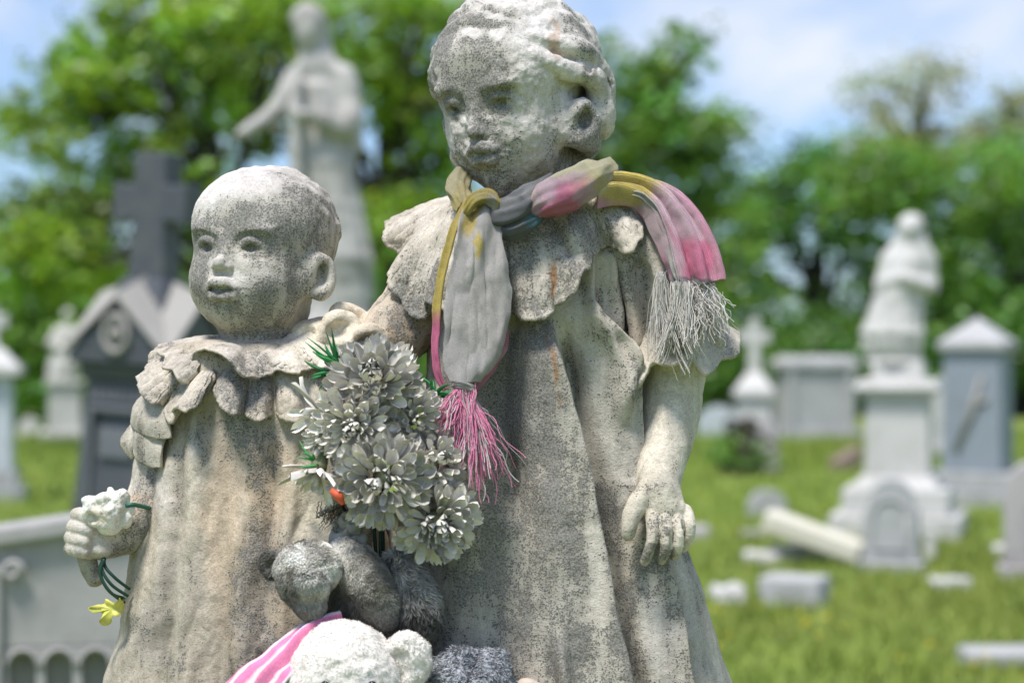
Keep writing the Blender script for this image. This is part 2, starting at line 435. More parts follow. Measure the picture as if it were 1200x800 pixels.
# ---------------------------------------------------------------- the children's heads
def head_clay(h=0.0145, big=False):
    """toddler's head, chin at b=-1, crown at b=+1; axes a (its left), b up, c forward"""
    K = Clay((-1.1, -1.55, -1.25), (1.15, 1.2, 1.2), h)
    E = K.ell
    E((0, 0.26, -0.14), (0.79, 0.76, 0.93))                       # skull
    E((0, 0.28, 0.34), (0.67, 0.54, 0.46), k=0.25)                # forehead
    E((0, -0.30, 0.16), (0.60, 0.62, 0.62), k=0.25)               # face
    ck = 0.80 if big else 1.0
    for s in (-1, 1):
        E((s*0.33, -0.42, 0.40), (0.29*ck, 0.33*ck, 0.31*ck), k=0.20)      # cheeks
        E((s*0.30, 0.14, 0.72), (0.20, 0.05, 0.09), k=0.14)       # brow
        E((s*(.34 if big else 0.40), -0.55, 0.16), (0.20, 0.26, 0.30), k=0.2)       # side of the jaw
    if big: E((0, -0.84, 0.38), (0.19, 0.22, 0.24), k=0.22)       # chin
    else: E((0, -0.76, 0.40), (0.24, 0.20, 0.24), k=0.22)
    E((0, -0.68, 0.10), (0.44, 0.26, 0.45), k=0.25)               # under the jaw
    # eye sockets, balls and lids
    for s in (-1, 1):
        E((s*0.305, -0.045, 0.89), (0.185, 0.12, 0.21), k=0.14, mode='cut')
        E((s*0.13, -0.02, 0.93), (0.05, 0.09, 0.14), k=0.08, mode='cut')
    for s in (-1, 1):
        E((s*0.305, -0.075, 0.575), (0.15, 0.125, 0.125), k=0.03)
        up = [(s*0.17, -0.09, 0.70), (s*0.22, -0.010, 0.73), (s*0.305, 0.02, 0.735), (s*0.39, -0.005, 0.685), (s*0.46, -0.09, 0.60)]
        lo = [(s*0.17, -0.10, 0.695), (s*0.23, -0.150, 0.695), (s*0.31, -0.165, 0.69), (s*0.39, -0.145, 0.65), (s*0.45, -0.09, 0.59)]
        K.chain(up, [0.016, 0.025, 0.028, 0.026, 0.016], k=0.055, n=2)
        K.chain(lo, [0.010, 0.011, 0.012, 0.011, 0.010], k=0.06, n=2)
        E((s*0.30, -0.065, 0.705), (0.05, 0.05, 0.045), k=0.02, mode='cut')   # pupil
    # nose
    q_ = .82 if big else .88
    K.cap((0, 0.0, 0.745), (0, -0.25 if not big else -.30, 0.85 if not big else .83), 0.06*q_, 0.072*q_, k=0.13)
    E((0, -0.285 if not big else -.335, 0.885 if not big else .86), (0.085*q_, 0.075*q_, 0.085*q_), k=0.06)
    for s in (-1, 1):
        E((s*0.092*(q_+.05), -0.315 if not big else -.36, 0.82 if not big else .80), (0.056*q_, 0.052*q_, 0.068*q_), k=0.045)
        E((s*0.048, -0.362 if not big else -.395, 0.865 if not big else .845), (0.032, 0.022, 0.045), k=0.025, mode='cut')
    # mouth
    E((0, -0.56, 0.60 if big else 0.62), (0.25, 0.18, 0.20), k=0.14)
    E((0, -0.44, 0.86), (0.030, 0.06, 0.035), k=0.06, mode='cut')
    uo = [(-0.205, -0.575, 0.72), (-0.12, -0.525, 0.80), (-0.045, -0.495, 0.845), (0, -0.515, 0.845), (0.045, -0.495, 0.845), (0.12, -0.525, 0.80), (0.205, -0.575, 0.72)]
    K.chain(uo, np.array([0.022, 0.034, 0.042, 0.040, 0.042, 0.034, 0.022])*(0.75 if big else .88), k=0.06, n=2)
    lo = [(-0.165, -0.61, 0.70), (-0.09, -0.66, 0.765), (0, -0.675, 0.785), (0.09, -0.66, 0.765), (0.165, -0.61, 0.70)]
    K.chain(lo, np.array([0.02, 0.036, 0.042, 0.036, 0.02])*(0.75 if big else .88), k=0.07, n=2)
    K.chain([(-0.19, -0.588, 0.75), (-0.1, -0.582, 0.82), (0, -0.585, 0.845), (0.1, -0.582, 0.82), (0.19, -0.588, 0.75)], np.array([0.010, 0.034, 0.042, 0.034, 0.010])*(.75 if big else 1), k=0.015, mode='cut', n=2)
    E((0, -0.745, 0.76), (0.13, 0.035, 0.06), k=0.07, mode='cut')
    # ears
    for s in (-1, 1):
        R = np.array([[1, 0, 0], [0, 1, 0], [0, 0, 1.]])
        a = math.radians(20)*s; b_ = math.radians(12)
        Ry = np.array([[math.cos(a), 0, -math.sin(a)], [0, 1, 0], [math.sin(a), 0, math.cos(a)]])
        Rx = np.array([[1, 0, 0], [0, math.cos(b_), -math.sin(b_)], [0, math.sin(b_), math.cos(b_)]])
        M = Ry@Rx
        c0 = np.array([s*0.745, -0.44 if big else -0.27, -0.10])
        er = .86
        E(c0, (0.055, 0.25*er, 0.16*er), k=0.12, rot=M)
        def loc(x, y, z): return c0+M@np.array([x*s*.9, y*er, z*er])
        rim = [loc(0.03, -0.02, 0.13), loc(0.06, 0.14, 0.125), loc(0.085, 0.235, 0.03), loc(0.10, 0.19, -0.10), loc(0.10, 0.03, -0.155), loc(0.08, -0.12, -0.12), loc(0.055, -0.22, -0.02), loc(0.03, -0.20, 0.06)]
        K.chain(rim, [0.042, 0.042, 0.040, 0.042, 0.042, 0.052, 0.07, 0.06], k=0.07, n=2)
        E(loc(0.105, 0.02, 0.01), (0.075, 0.10, 0.06), k=0.05, rot=M, mode='cut')
        E(loc(0.10, 0.12, -0.03), (0.05, 0.055, 0.045), k=0.04, rot=M, mode='cut'); E((s*0.66, -0.30, 0.06), (0.10, 0.24, 0.16), k=0.12)
        E(loc(0.05, -0.04, 0.10), (0.035, 0.05, 0.035), k=0.03)
    # neck
    K.cap((0, -0.62, -0.10), (0, -1.6, -0.16), 0.42, 0.50, k=0.14)
    E((0, -0.52, -0.30), (0.52, 0.60, 0.42), k=0.2)             # nape
    return K
def to_px(V, axes, centre, unit):
    return (V*unit)@axes.T+np.array(centre, float)
SMALL_AX = euler_axes(31, -9, -1)
def small_head(parent):
    K = head_clay()
    # cropped hair: a slightly raised cap with shallow combed locks
    R = np.random.default_rng(5)
    for i in range(60):
        th = R.uniform(-2.6, 2.6); ph = R.uniform(0.15, 1.35)
        c = np.array([0.79*math.sin(th)*math.cos(ph), 0.26+0.76*math.sin(ph), -0.14+0.93*-math.cos(th)*math.cos(ph)])
        if c[2] > 0.42 and c[1] < 0.8: continue
        t = np.array([R.normal()*.3, 0.2, 0.6]); t -= t@(c/np.linalg.norm(c))*c/np.linalg.norm(c); t /= np.linalg.norm(t)
        K.cap(c*0.965-t*0.1, c*0.965+t*0.1, 0.035, 0.02, k=0.08)
    K.rough(0.010, 0.16, 4, 5)
    V, Q = K.extract()
    P = to_px(V, SMALL_AX, (305, 295, 0), 100.5)
    spots = [(262, 341, 17, 3.5, -3, GREY*.5, .6, .35), (238, 276, 14, 4, -10, GREY*.8, .35, .16), (238, 286, 9, 6, 0, GREY*.7, .5, .2), (291, 285, 10, 6, 0, GREY*.7, .4, .16), (262, 215, 60, 32, 0, WHITE, .8, -.15), (300, 205, 50, 20, 0, WHITE, .7, -.2), (345, 235, 40, 48, 30, GREY, .5, .24), (240, 240, 25, 40, 0, WHITE, .45, -.08),  # mouth gap, under-brow and eye spots: shade put into the stone colour
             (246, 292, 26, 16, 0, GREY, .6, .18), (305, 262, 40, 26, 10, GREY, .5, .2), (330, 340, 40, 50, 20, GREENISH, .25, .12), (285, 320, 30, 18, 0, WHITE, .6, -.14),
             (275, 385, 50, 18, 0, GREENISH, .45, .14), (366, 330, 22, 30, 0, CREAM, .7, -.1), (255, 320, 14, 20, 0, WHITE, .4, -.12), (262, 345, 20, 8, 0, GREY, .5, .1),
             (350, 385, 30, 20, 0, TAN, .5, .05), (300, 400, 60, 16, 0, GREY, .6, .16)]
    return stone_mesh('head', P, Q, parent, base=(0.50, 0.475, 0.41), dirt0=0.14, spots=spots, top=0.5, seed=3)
BIG_AX = euler_axes(31, 0, 8)
def big_head(parent):
    K = head_clay(h=0.0135, big=True)
    R = np.random.default_rng(9)
    V, Q = None, None
    K.rough(0.013, 0.12, 4, 8)
    # swept-back wavy hair in ropes
    def lock(pts, r, k=0.05): K.chain(pts, r, k=k, n=3)
    E = K.ell
    E((0, 0.33, -0.20), (0.80, 0.72, 0.86), k=0.05)
    for s in (-1, 1):
        for j, (b0, off) in enumerate([(0.92, .12), (0.78, .30), (0.62, .48), (0.44, .62), (0.26, .70), (0.1, .74)]):
            pts = []
            for i in range(11):
                t = i/10
                c = 0.52-1.25*t-0.10*j
                wav = 0.06*math.sin(t*14+j*1.7)
                aa = off+0.10*math.sin(math.pi*t)
                b = b0*(1-t*0.55)+0.10+wav
                v = np.array([s*aa, b-0.36, c+0.20]); n = math.sqrt((v[0]/.81)**2+(v[1]/.72)**2+(v[2]/.87)**2)
                v = v/n*(0.965+0.03*math.sin(t*15+j)); pts.append((v[0], v[1]+0.34, v[2]-0.20))
            lock(pts, [0.02]+[0.055]*9+[0.03], k=0.13)
        # waves over and behind the ear, curls at the nape
        lock([(s*0.60, 0.42, 0.52), (s*0.76, 0.30, 0.30), (s*0.84, 0.16, 0.12), (s*0.90, 0.12, -0.10), (s*0.92, 0.02, -0.30), (s*0.88, -0.18, -0.40), (s*0.90, -.36 if s > 0 else -.22, -0.40), (s*0.82, -.54 if s > 0 else -.26, -0.44)], [0.03, .06, .08, .09, .11, .11, .12, .07], k=0.07)
        lock([(s*0.62, 0.60, 0.40), (s*0.80, 0.46, 0.12), (s*0.90, 0.36, -0.14), (s*0.86, 0.22, -0.42), (s*0.86, 0.0, -0.56), (s*0.78, -0.2, -0.6), (s*0.74, -0.42, -0.56)], [0.04, .07, .09, .10, .11, .12, .10], k=0.07)
        if s < 0: continue
        lock([(s*0.86, -0.28, -0.30), (s*0.80, -0.48, -0.20), (s*0.74, -0.62, -0.26), (s*0.66, -0.62, -0.40), (s*0.66, -0.52, -0.5)], [0.10, .12, .12, .12, .1], k=0.04)
        lock([(s*0.60, -0.3, -0.60), (s*0.56, -0.58, -0.55), (s*0.48, -0.74, -0.45), (s*0.42, -0.70, -0.6)], [0.16, .15, .13, .12], k=0.04)
        E((s*0.98, 0.16, -0.16), (0.03, 0.07, 0.12), k=0.05, mode='cut')
        E((s*0.93, -0.10, -0.50), (0.05, 0.13, 0.05), k=0.05, mode='cut')
    lock([(-0.5, 0.66, 0.40), (-0.3, 0.76, 0.50), (-0.05, 0.82, 0.54), (0.2, 0.78, 0.52), (0.42, 0.66, 0.46)], [0.04, .05, .05, .05, .04], k=0.1)
    E((0, -0.2, -0.62), (0.62, 0.55, 0.42), k=0.1)
    for s in (-1, 1):        # the ear shows free of the hair
        E((s*0.86, -0.40, 0.02), (0.10, 0.17, 0.12), k=0.06, mode='cut')
        E((s*0.79, -0.41, -0.06), (0.055, 0.21, 0.145), k=0.06)
        K.chain([(s*0.80, -0.34, 0.06), (s*0.84, -0.24, 0.03), (s*0.88, -0.22, -0.07), (s*0.90, -0.35, -0.15), (s*0.87, -0.48, -0.12), (s*0.81, -0.58, -0.03), (s*0.78, -0.56, 0.03)], [0.04, .043, .043, .043, .048, .06, .05], k=0.08, n=2)
        E((s*0.875, -0.35, -0.03), (0.12, 0.125, 0.07), k=0.03, mode='cut'); E((s*0.66, -0.42, 0.06), (0.10, 0.18, 0.14), k=0.12)
    K.rough(0.013, 0.13, 3, 21); K.rough(0.0055, 0.045, 2, 22)
    V, Q = K.extract()
    V[:, 0] *= .955
    P = to_px(V, BIG_AX, (599, 111, -10), 110.0)
    spots = [(565, 189, 17, 3.5, -3, GREY*.5, .5, .25), (537, 128, 12, 7, 0, GREENISH*.7, .6, .25), (590, 119, 13, 7, 0, GREENISH*.7, .5, .2), (600, 8, 75, 22, 4, WHITE, .95, -.25), (560, 85, 52, 50, 0, GREENISH, .5, .40), (570, 22, 50, 14, 0, GREENISH, .5, .42), (640, 60, 22, 50, -25, WHITE, .8, -.16), (655, 100, 34, 60, 0, WHITE, .4, -.03),  # mouth gap and eye socket spots paint shade into the colour
             (648, 45, 8, 32, -8, RUST, .45, .05), (553, 38, 16, 8, 10, WHITE, .9, -.4), (590, 40, 16, 8, -20, WHITE, .9, -.4), (555, 128, 48, 14, 0, GREENISH, .6, .22), (553, 150, 11, 20, 0, WHITE, .5, -.16),
             (600, 145, 20, 12, -10, WHITE, .45, -.08), (570, 172, 40, 22, 0, GREY, .5, .14), (560, 185, 24, 10, 0, GREENISH, .5, .1), (585, 205, 34, 20, -20, GREENISH, .3, .16), (520, 165, 16, 26, 0, WHITE, .5, -.1),
             (512, 40, 14, 60, 0, GREY, .7, .22), (505, 120, 14, 30, 0, GREY, .6, .12), (700, 75, 24, 50, 0, GREY, .4, .04), (690, 165, 24, 26, 0, GREY, .5, .12), (684, 142, 9, 14, 15, GREY*.5, .5, .3), (640, 200, 60, 14, -30, GREENISH, .5, .2)]  # the spot in the ear hollow is painted shade
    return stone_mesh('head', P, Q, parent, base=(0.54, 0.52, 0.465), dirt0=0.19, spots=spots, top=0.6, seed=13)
# ---------------------------------------------------------------- dresses, collars, arms
def interp_rows(tab, y):
    t = np.array(tab, float); return [np.interp(y, t[:, 0], t[:, i]) for i in range(1, t.shape[1])]
def line_dx(x, y, line):
    l = np.array(line, float); return x-np.interp(y, l[:, 1], l[:, 0])
def drape(rows, ys, nu, height, cz):
    """closed cloth column; rows: (y, x left, x right, depth radius); height(x, y) = relief outwards"""
    th = np.linspace(0, 2*np.pi, nu, endpoint=False)
    # denser in front
    Y = np.asarray(ys); xl, xr, rz = [a[None, :] for a in interp_rows(rows, Y)]
    c = (xl+xr)/2; r = (xr-xl)/2
    T = th[:, None]
    n = 2.08
    ct, st = np.cos(T), np.sin(T)
    sx = np.sign(ct)*np.abs(ct)**(2/n); sz = np.sign(st)*np.abs(st)**(2/n)
    X = c-r*sx; D = cz-rz*sz
    YY = np.broadcast_to(Y[None, :], X.shape)
    nx = -sx/r; nz = -sz/rz; nn = np.sqrt(nx**2+nz**2); nx, nz = nx/nn, nz/nn
    H = height(X, YY, D)
    P = np.stack([X+nx*H, YY, D+nz*H], -1)
    return P
def closed_solid(P):
    nu, nv, _ = P.shape
    Q = grid_faces(nu, nv, True)
    V = P.reshape(-1, 3)
    top = V[0::nv].mean(0); bot = V[nv-1::nv].mean(0); m = len(V)
    V = np.concatenate([V, [top, bot]])
    i = np.arange(nu); j = (i+1) % nu
    # small fans closed with quads of a doubled corner are avoided: use triangles as a list
    F = [tuple(q) for q in Q] 
    F += [(int(j[k]*nv), int(i[k]*nv), m) for k in range(nu)] + [(int(i[k]*nv+nv-1), int(j[k]*nv+nv-1), m+1) for k in range(nu)]
    return V, F, Q
def edge(x, y, line, h, w, e=5.0, side=1, y0=None, y1=None):
    """a panel standing proud on one side of a line and falling away sharply on the other"""
    dx = line_dx(x, y, line)*side
    v = h*sstep(-e, e, dx)*np.exp(-np.maximum(dx, 0)/w)
    if y0 is not None: v = v*sstep(y0-30, y0+30, y)
    if y1 is not None: v = v*sstep(y1+30, y1-30, y)
    return v
def ridge(x, y, line, h, w, y0=None, y1=None):
    dx = line_dx(x, y, line); v = h*np.exp(-(dx/w)**2)
    if y0 is not None: v = v*sstep(y0-30, y0+30, y)
    if y1 is not None: v = v*sstep(y1+30, y1-30, y)
    return v
def front(D, c): return sstep(c+10, c-25, D)
ROOT = None
def build_big(root):
    rows = [(228, 560, 660, 45), (246, 535, 700, 66), (262, 508, 725, 82), (300, 492, 748, 95), (380, 500, 752, 100), (430, 498, 756, 102), (500, 492, 760, 106), (560, 474, 770, 112), (620, 450, 800, 118), (700, 440, 824, 126), (800, 430, 852, 136), (965, 410, 890, 148)]
    ys = np.concatenate([np.linspace(228, 330, 50), np.arange(332, 966, 1.9)])
    mainl = [(640, 330), (652, 400), (666, 450), (675, 500), (688, 570), (699, 620), (712, 680), (722, 740), (734, 800), (765, 960)]
    l2 = [(690, 350), (722, 400), (736, 450), (739, 500), (737, 560), (742, 640), (760, 720), (780, 800), (815, 960)]
    l3 = [(740, 560), (768, 640), (782, 700), (793, 760), (802, 800), (835, 960)]
    def H(x, y, D):
        f = front(D, 20)
        P3 = np.stack([x, y, D], -1)
        wx = x+3.5*fbm(P3, 60, 2, 31)
        h = edge(wx, y, mainl, 42, 60, 5, side=-1, y0=395) - ridge(wx-13, y, mainl, 26, 9, y0=400)
        h += edge(wx, y, l2, 38, 30, 5, side=-1, y0=360, y1=590) - ridge(wx-10, y, l2, 18, 8, y0=400, y1=600)
        h += edge(wx, y, l3, 40, 24, 5, side=-1, y0=600) - ridge(wx-10, y, l3, 20, 8, y0=640)
        h += ridge(wx, y, [(712, 330), (724, 400), (718, 470)], 15, 7, y1=480)
        h += ridge(wx, y, [(690, 370), (712, 430), (722, 480)], 14, 6, y1=480)
        h -= ridge(wx, y, [(600, 380), (588, 470), (590, 540), (600, 600)], 22, 20, y1=590)
        h += ridge(wx, y, [(560, 400), (545, 520), (530, 700), (515, 960)], 10, 26)
        h += ridge(wx, y, [(640, 560), (650, 640), (652, 720), (655, 800), (660, 960)], 7, 22, y0=560)
        h += ridge(wx, y, [(655, 720), (662, 800), (668, 960)], 15, 8, y0=762) - ridge(wx, y, [(645, 720), (650, 800), (650, 960)], 7, 6, y0=762)
        h -= ridge(wx, y, [(610, 560), (600, 680), (590, 800), (580, 960)], 6, 25, y0=520)
        h += ridge(wx, y, [(815, 600), (828, 700), (845, 800), (880, 960)], 4, 12)
        back = 9*np.sin(x*0.075+0.5*np.sin(y*0.006))*sstep(300, 600, y)
        h = h*f+back*(1-f)
        return h+2.2*fbm(P3, 34, 4, 5)*1.0+4*fbm(P3, 120, 2, 15)
    P = drape(rows, ys, 620, H, 20)
    V, F, Q = closed_solid(P)
    spots = [(590, 480, 55, 80, 0, GREY, .75, .26), (640, 500, 50, 120, 0, GREY, .5, .16), (640, 690, 75, 110, 0, GREY, .55, .20), (560, 740, 70, 70, 0, GREENISH, .3, .12), (540, 600, 50, 120, 0, GREENISH, .3, .10),  # first spot: shadow beside the scarf painted into the stone
             (600, 780, 90, 40, 0, GREENISH, .25, .1), (716, 640, 14, 160, -8, GREY, .6, .22), (705, 700, 20, 120, -8, CREAM, .5, -.08), (745, 500, 12, 90, 0, GREY, .7, .2), (650, 425, 5, 30, 2, RUST, .75, -.1), (648, 470, 4, 14, 0, RUST, .5, -.1),  # grey strips in fold grooves, cream fold edge: shade and light painted in
             (652, 325, 4, 14, 0, RUST, .5, -.1), (770, 740, 20, 70, -10, WHITE, .4, -.1), (700, 470, 26, 80, 0, WHITE, .2, -.02), (800, 700, 30, 120, -14, GREY, .3, .1), (760, 655, 25, 22, 0, GREY, .6, .22), (715, 560, 20, 90, 0, GREY, .4, .12),
             (560, 540, 30, 60, 0, TAN, .15, .05), (670, 790, 70, 40, 0, CREAM, .4, -.04)]
    col, d = paint(V, (0.519, 0.490, 0.407), 0.17, spots, seed=4)
    body = mesh('girl_figure', px2w(V), F, STONE, root, attrs={'col': col, 'dirt': d}, label='taller carved girl with wavy hair and a scalloped collar', origin=px2w([(640, 960, 10)])[0])
    # collar: inner and outer edge pairs
    prs = [((560, 232, 75), (452, 262, 85), 0), ((548, 236, 50), (449, 284, 62), -4), ((540, 238, 30), (466, 297, 40), 12), ((534, 240, 10), (474, 304, 20), 14), ((530, 242, 0), (458, 318, 2), -8), ((530, 243, -6), (456, 338, -8), -14), ((531, 244, -12), (470, 352, -18), -14),
           ((533, 245, -20), (477, 368, -30), -8), ((535, 246, -28), (491, 374, -44), -8), ((540, 246, -34), (504, 366, -56), 6), ((545, 246, -40), (498, 354, -64), 2), ((550, 246, -44), (512, 360, -72), -6), ((557, 246, -48), (532, 372, -82), -12), ((566, 245, -52), (558, 380, -90), -14), ((576, 244, -54), (585, 376, -94), -10),
           ((588, 242, -56), (600, 366, -96), 4), ((600, 240, -56), (612, 374, -98), -8), ((612, 238, -56), (630, 377, -98), -12), ((624, 236, -55), (645, 372, -97), -12), ((634, 233, -53), (651, 361, -96), -4), ((644, 231, -51), (662, 355, -94), -12), ((652, 229, -48), (676, 340, -92), -16), ((660, 227, -45), (686, 318, -90), -12),
           ((668, 225, -41), (694, 302, -86), 0), ((675, 223, -36), (709, 288, -78), 10), ((682, 221, -31), (722, 290, -72), 2), ((688, 220, -26), (735, 297, -68), -12), ((694, 219, -20), (748, 288, -60), -14), ((700, 219, -14), (753, 270, -50), -6), ((704, 219, -6), (746, 254, -38), 8), ((706, 219, 4), (752, 250, -20), 10), ((706, 220, 16), (766, 262, -2), -6), ((703, 222, 30), (772, 258, 20), -4), ((698, 225, 50), (760, 250, 50), 4), ((690, 226, 70), (745, 262, 80), -4)]
    collar(prs, 'collar', body, 5.0, (0.543, 0.507, 0.413), 0.13, [(620, 330, 50, 50, 0, GREY, .5, .17), (500, 330, 40, 40, 0, GREY, .4, .14), (700, 260, 50, 16, 0, WHITE, .4, .02), (652, 320, 4, 24, 0, RUST, .8, -.1), (490, 265, 45, 14, 0, CREAM, .6, -.1), (470, 345, 20, 30, 0, GREENISH, .3, .15), (690, 290, 40, 30, 0, GREY, .3, .16)],
           creases=[(640, 250, 668, 300, 10), (690, 235, 705, 285, 9), (560, 300, 520, 350, 6)], seed=6)
    # sleeve, arm and hand on the right of the picture
    K = Clay((690, 225, -110), (880, 480, 110), 1.5)
    K.ell((768, 300, 0), (54, 56, 60)); K.ell((788, 352, -2), (50, 70, 58), k=30); K.ell((735, 290, 10), (50, 45, 60), k=30)
    K.ell((790, 398, -4), (52, 26, 56), k=25)
    K.cap((732, 300, -50), (752, 400, -52), 10, 13, k=22); K.cap((775, 300, -58), (790, 400, -60), 9, 12, k=22); K.cap((826, 330, -30), (838, 400, -30), 8, 12, k=20)
    K.cap((753, 320, -62), (765, 410, -66), 8, 9, k=14, mode='cut'); K.cap((808, 330, -56), (822, 410, -58), 8, 9, k=14, mode='cut')
    K.ell((790, 436, -2), (44, 24, 44), k=14, mode='cut')
    K.rough(1.3, 26, 3, 3)
    V, Q = K.extract()
    stone_mesh('sleeve', V, Q, body, base=(0.507, 0.472, 0.389), dirt0=0.14, spots=[(800, 330, 50, 60, 0, CREAM, .4, -.05), (745, 300, 30, 60, 0, GREY, .5, .16), (740, 400, 24, 40, 0, TAN, .4, .02), (780, 325, 5, 12, 0, RUST, .3, 0)], seed=8, top=0.2)
    ring = [(742, 375, -10), (750, 378, -36), (766, 380, -48), (790, 380, -50), (812, 376, -40), (826, 368, -20), (830, 366, 4), (822, 368, 30), (800, 374, 44)]
    outr = [(728, 428, -18), (732, 440, -58), (750, 448, -78), (772, 430, -82), (800, 424, -84), (822, 436, -70), (846, 428, -42), (864, 408, -4), (856, 396, 36), (815, 410, 68)]
    Rg = catmull(ring, 150); Ou = catmull(outr, 150); t = np.linspace(0, 1, 26)[None, :, None]
    ph = np.linspace(0, 1, 150)[:, None]
    wv = np.sin(ph*2*np.pi*5.5+0.6)
    P = Rg[:, None]*(1-t)+Ou[:, None]*t
    P[..., 2] += (wv*t[..., 0]**1.5)*-6; P[..., 1] += (wv*t[..., 0]**1.5)*5
    P += (fbm(P, 22, 3, 4)*1.8)[..., None]
    V, Q = sheet(P, 6.0)
    stone_mesh('cuff_ruffle', V, Q, body, base=(0.531, 0.496, 0.401), dirt0=0.13, spots=[(745, 430, 30, 20, 0, CREAM, .5, 0), (850, 400, 20, 30, 0, GREY, .3, .12)], seed=9)
    K = Clay((715, 400, -165), (850, 675, 70), 1.25)
    K.chain([(792, 400, -8), (788, 450, -12), (783, 500, -34), (774, 545, -66), (770, 572, -88)], [38, 36, 33, 27, 23], k=6, n=3)
    K.ell((773, 588, -98), (28, 24, 16), k=14); K.ell((780, 600, -100), (25, 15, 15), k=10)
    K.chain([(756, 578, -98), (745, 592, -108), (739, 608, -115), (736, 626, -117)], [12, 10, 8.8, 7.4], k=6, n=2)      # thumb
    for q, l in (([(765, 602, -108), (765, 622, -121), (762, 642, -124), (755, 658, -120)], 1), ([(779, 604, -108), (781, 624, -122), (780, 643, -122), (775, 656, -114)], 1), ([(792, 603, -104), (796, 622, -117), (795, 639, -116), (790, 651, -108)], 1), ([(803, 598, -96), (808, 615, -106), (806, 630, -104), (801, 641, -97)], 1)):
        K.chain(q, [8.4, 7.4, 7.0, 5.6], k=1.2, n=3)
    for x, y, d in ((772, 618, -125), (788, 618, -123), (801, 614, -114)): K.chain([(x, y-6, d-5), (x+.5, y+8, d-4), (x-2, y+28, d-2)], [1.5, 3.2, 3.0], k=2.5, mode='cut', n=2)
    K.rough(0.9, 14, 3, 13)
    V, Q = K.extract()
    stone_mesh('arm', V, Q, body, base=(0.625, 0.584, 0.472), dirt0=0.05, spots=[(772, 650, 30, 12, 0, GREENISH, .7, .3), (800, 470, 30, 60, 0, CREAM, .4, -.03), (790, 560, 20, 14, 0, GREY, .3, .14), (786, 617, 6, 7, 0, GREENISH, .6, .3)], seed=10)  # dark spots under fingertips and between fingers: shade painted in
    # the arm laid behind the smaller girl
    K = Clay((380, 310, -90), (530, 470, 110), 1.8)
    K.chain([(505, 345, 20), (480, 375, 10), (450, 400, 2), (425, 425, 0)], [44, 40, 34, 28], k=14, n=2)
    K.ell((470, 385, -20), (30, 36, 24), k=18)
    K.rough(3.2, 34, 4, 44)
    V, Q = K.extract()
    stone_mesh('arm', V, Q, body, base=(0.507, 0.407, 0.277), dirt0=0.08, spots=[(440, 360, 30, 20, -30, CREAM, .6, -.1), (480, 400, 20, 30, 0, TAN, .6, .12)], seed=12, label='arm laid round the smaller girl')
    return body
def collar(prs, name, parent, th, base, dirt0, spots, creases=(), nu=520, nv=46, seed=1, bulge=9, top=0.35, push=0, flat=None, wmul=1.5):
    I = catmull([p[0] for p in prs], nu); O = catmull([p[1] for p in prs], nu); W = catmull([(p[2], 0, 0) for p in prs], nu)[:, 0]*wmul; O[:, 2] -= push
    t = np.linspace(0, 1, nv)
    en = fbm(O, 11, 3, seed+40); O = O+en[:, None]*np.array([2.2, 3.0, 2.0])
    P = I[:, None]*(1-t[None, :, None])+O[:, None]*t[None, :, None]
    out = O-I; out[:, 1] = 0; out /= np.maximum(np.linalg.norm(out, axis=1, keepdims=True), 1)
    # swell like cloth laid over a shoulder: rises outward first, then falls
    s = np.sin(np.pi*t)**0.9
    P[..., 2] += (-bulge*s[None, :])+(W[:, None]*(t[None, :]**1.7))
    P[..., 1] -= (bulge*0.7*s[None, :])
    for (x0, y0, x1, y1, dd) in creases:
        a = np.array([x0, y0], float); b = np.array([x1, y1], float); ba = b-a; q = P[..., :2]-a
        u = np.clip((q@ba)/(ba@ba), 0, 1); dist = np.linalg.norm(q-u[..., None]*ba, axis=-1)
        P[..., 2] += dd*np.exp(-(dist/9)**2)
    P[..., 2] += -2.6*np.exp(-((1-t[None, :])/0.04)**2)-1.3*np.abs(fbm(P, 7, 2, seed+50))*sstep(.3, .9, t[None, :])*2       # rolled rim
    if flat is not None: P[..., 2] += flat[2]*sstep(flat[0], flat[1], P[..., 0])*(t[None, :])
    P += (fbm(P, 20, 4, seed)*2.4)[..., None]*np.array([.4, .6, 1.0])
    V, Q = sheet(P, th*(.62+.5*(1-t[None, :]))+2*np.sin(np.pi*t)[None, :])
    return stone_mesh(name, V, Q, parent, base=base, dirt0=dirt0, spots=spots, top=top, seed=seed)
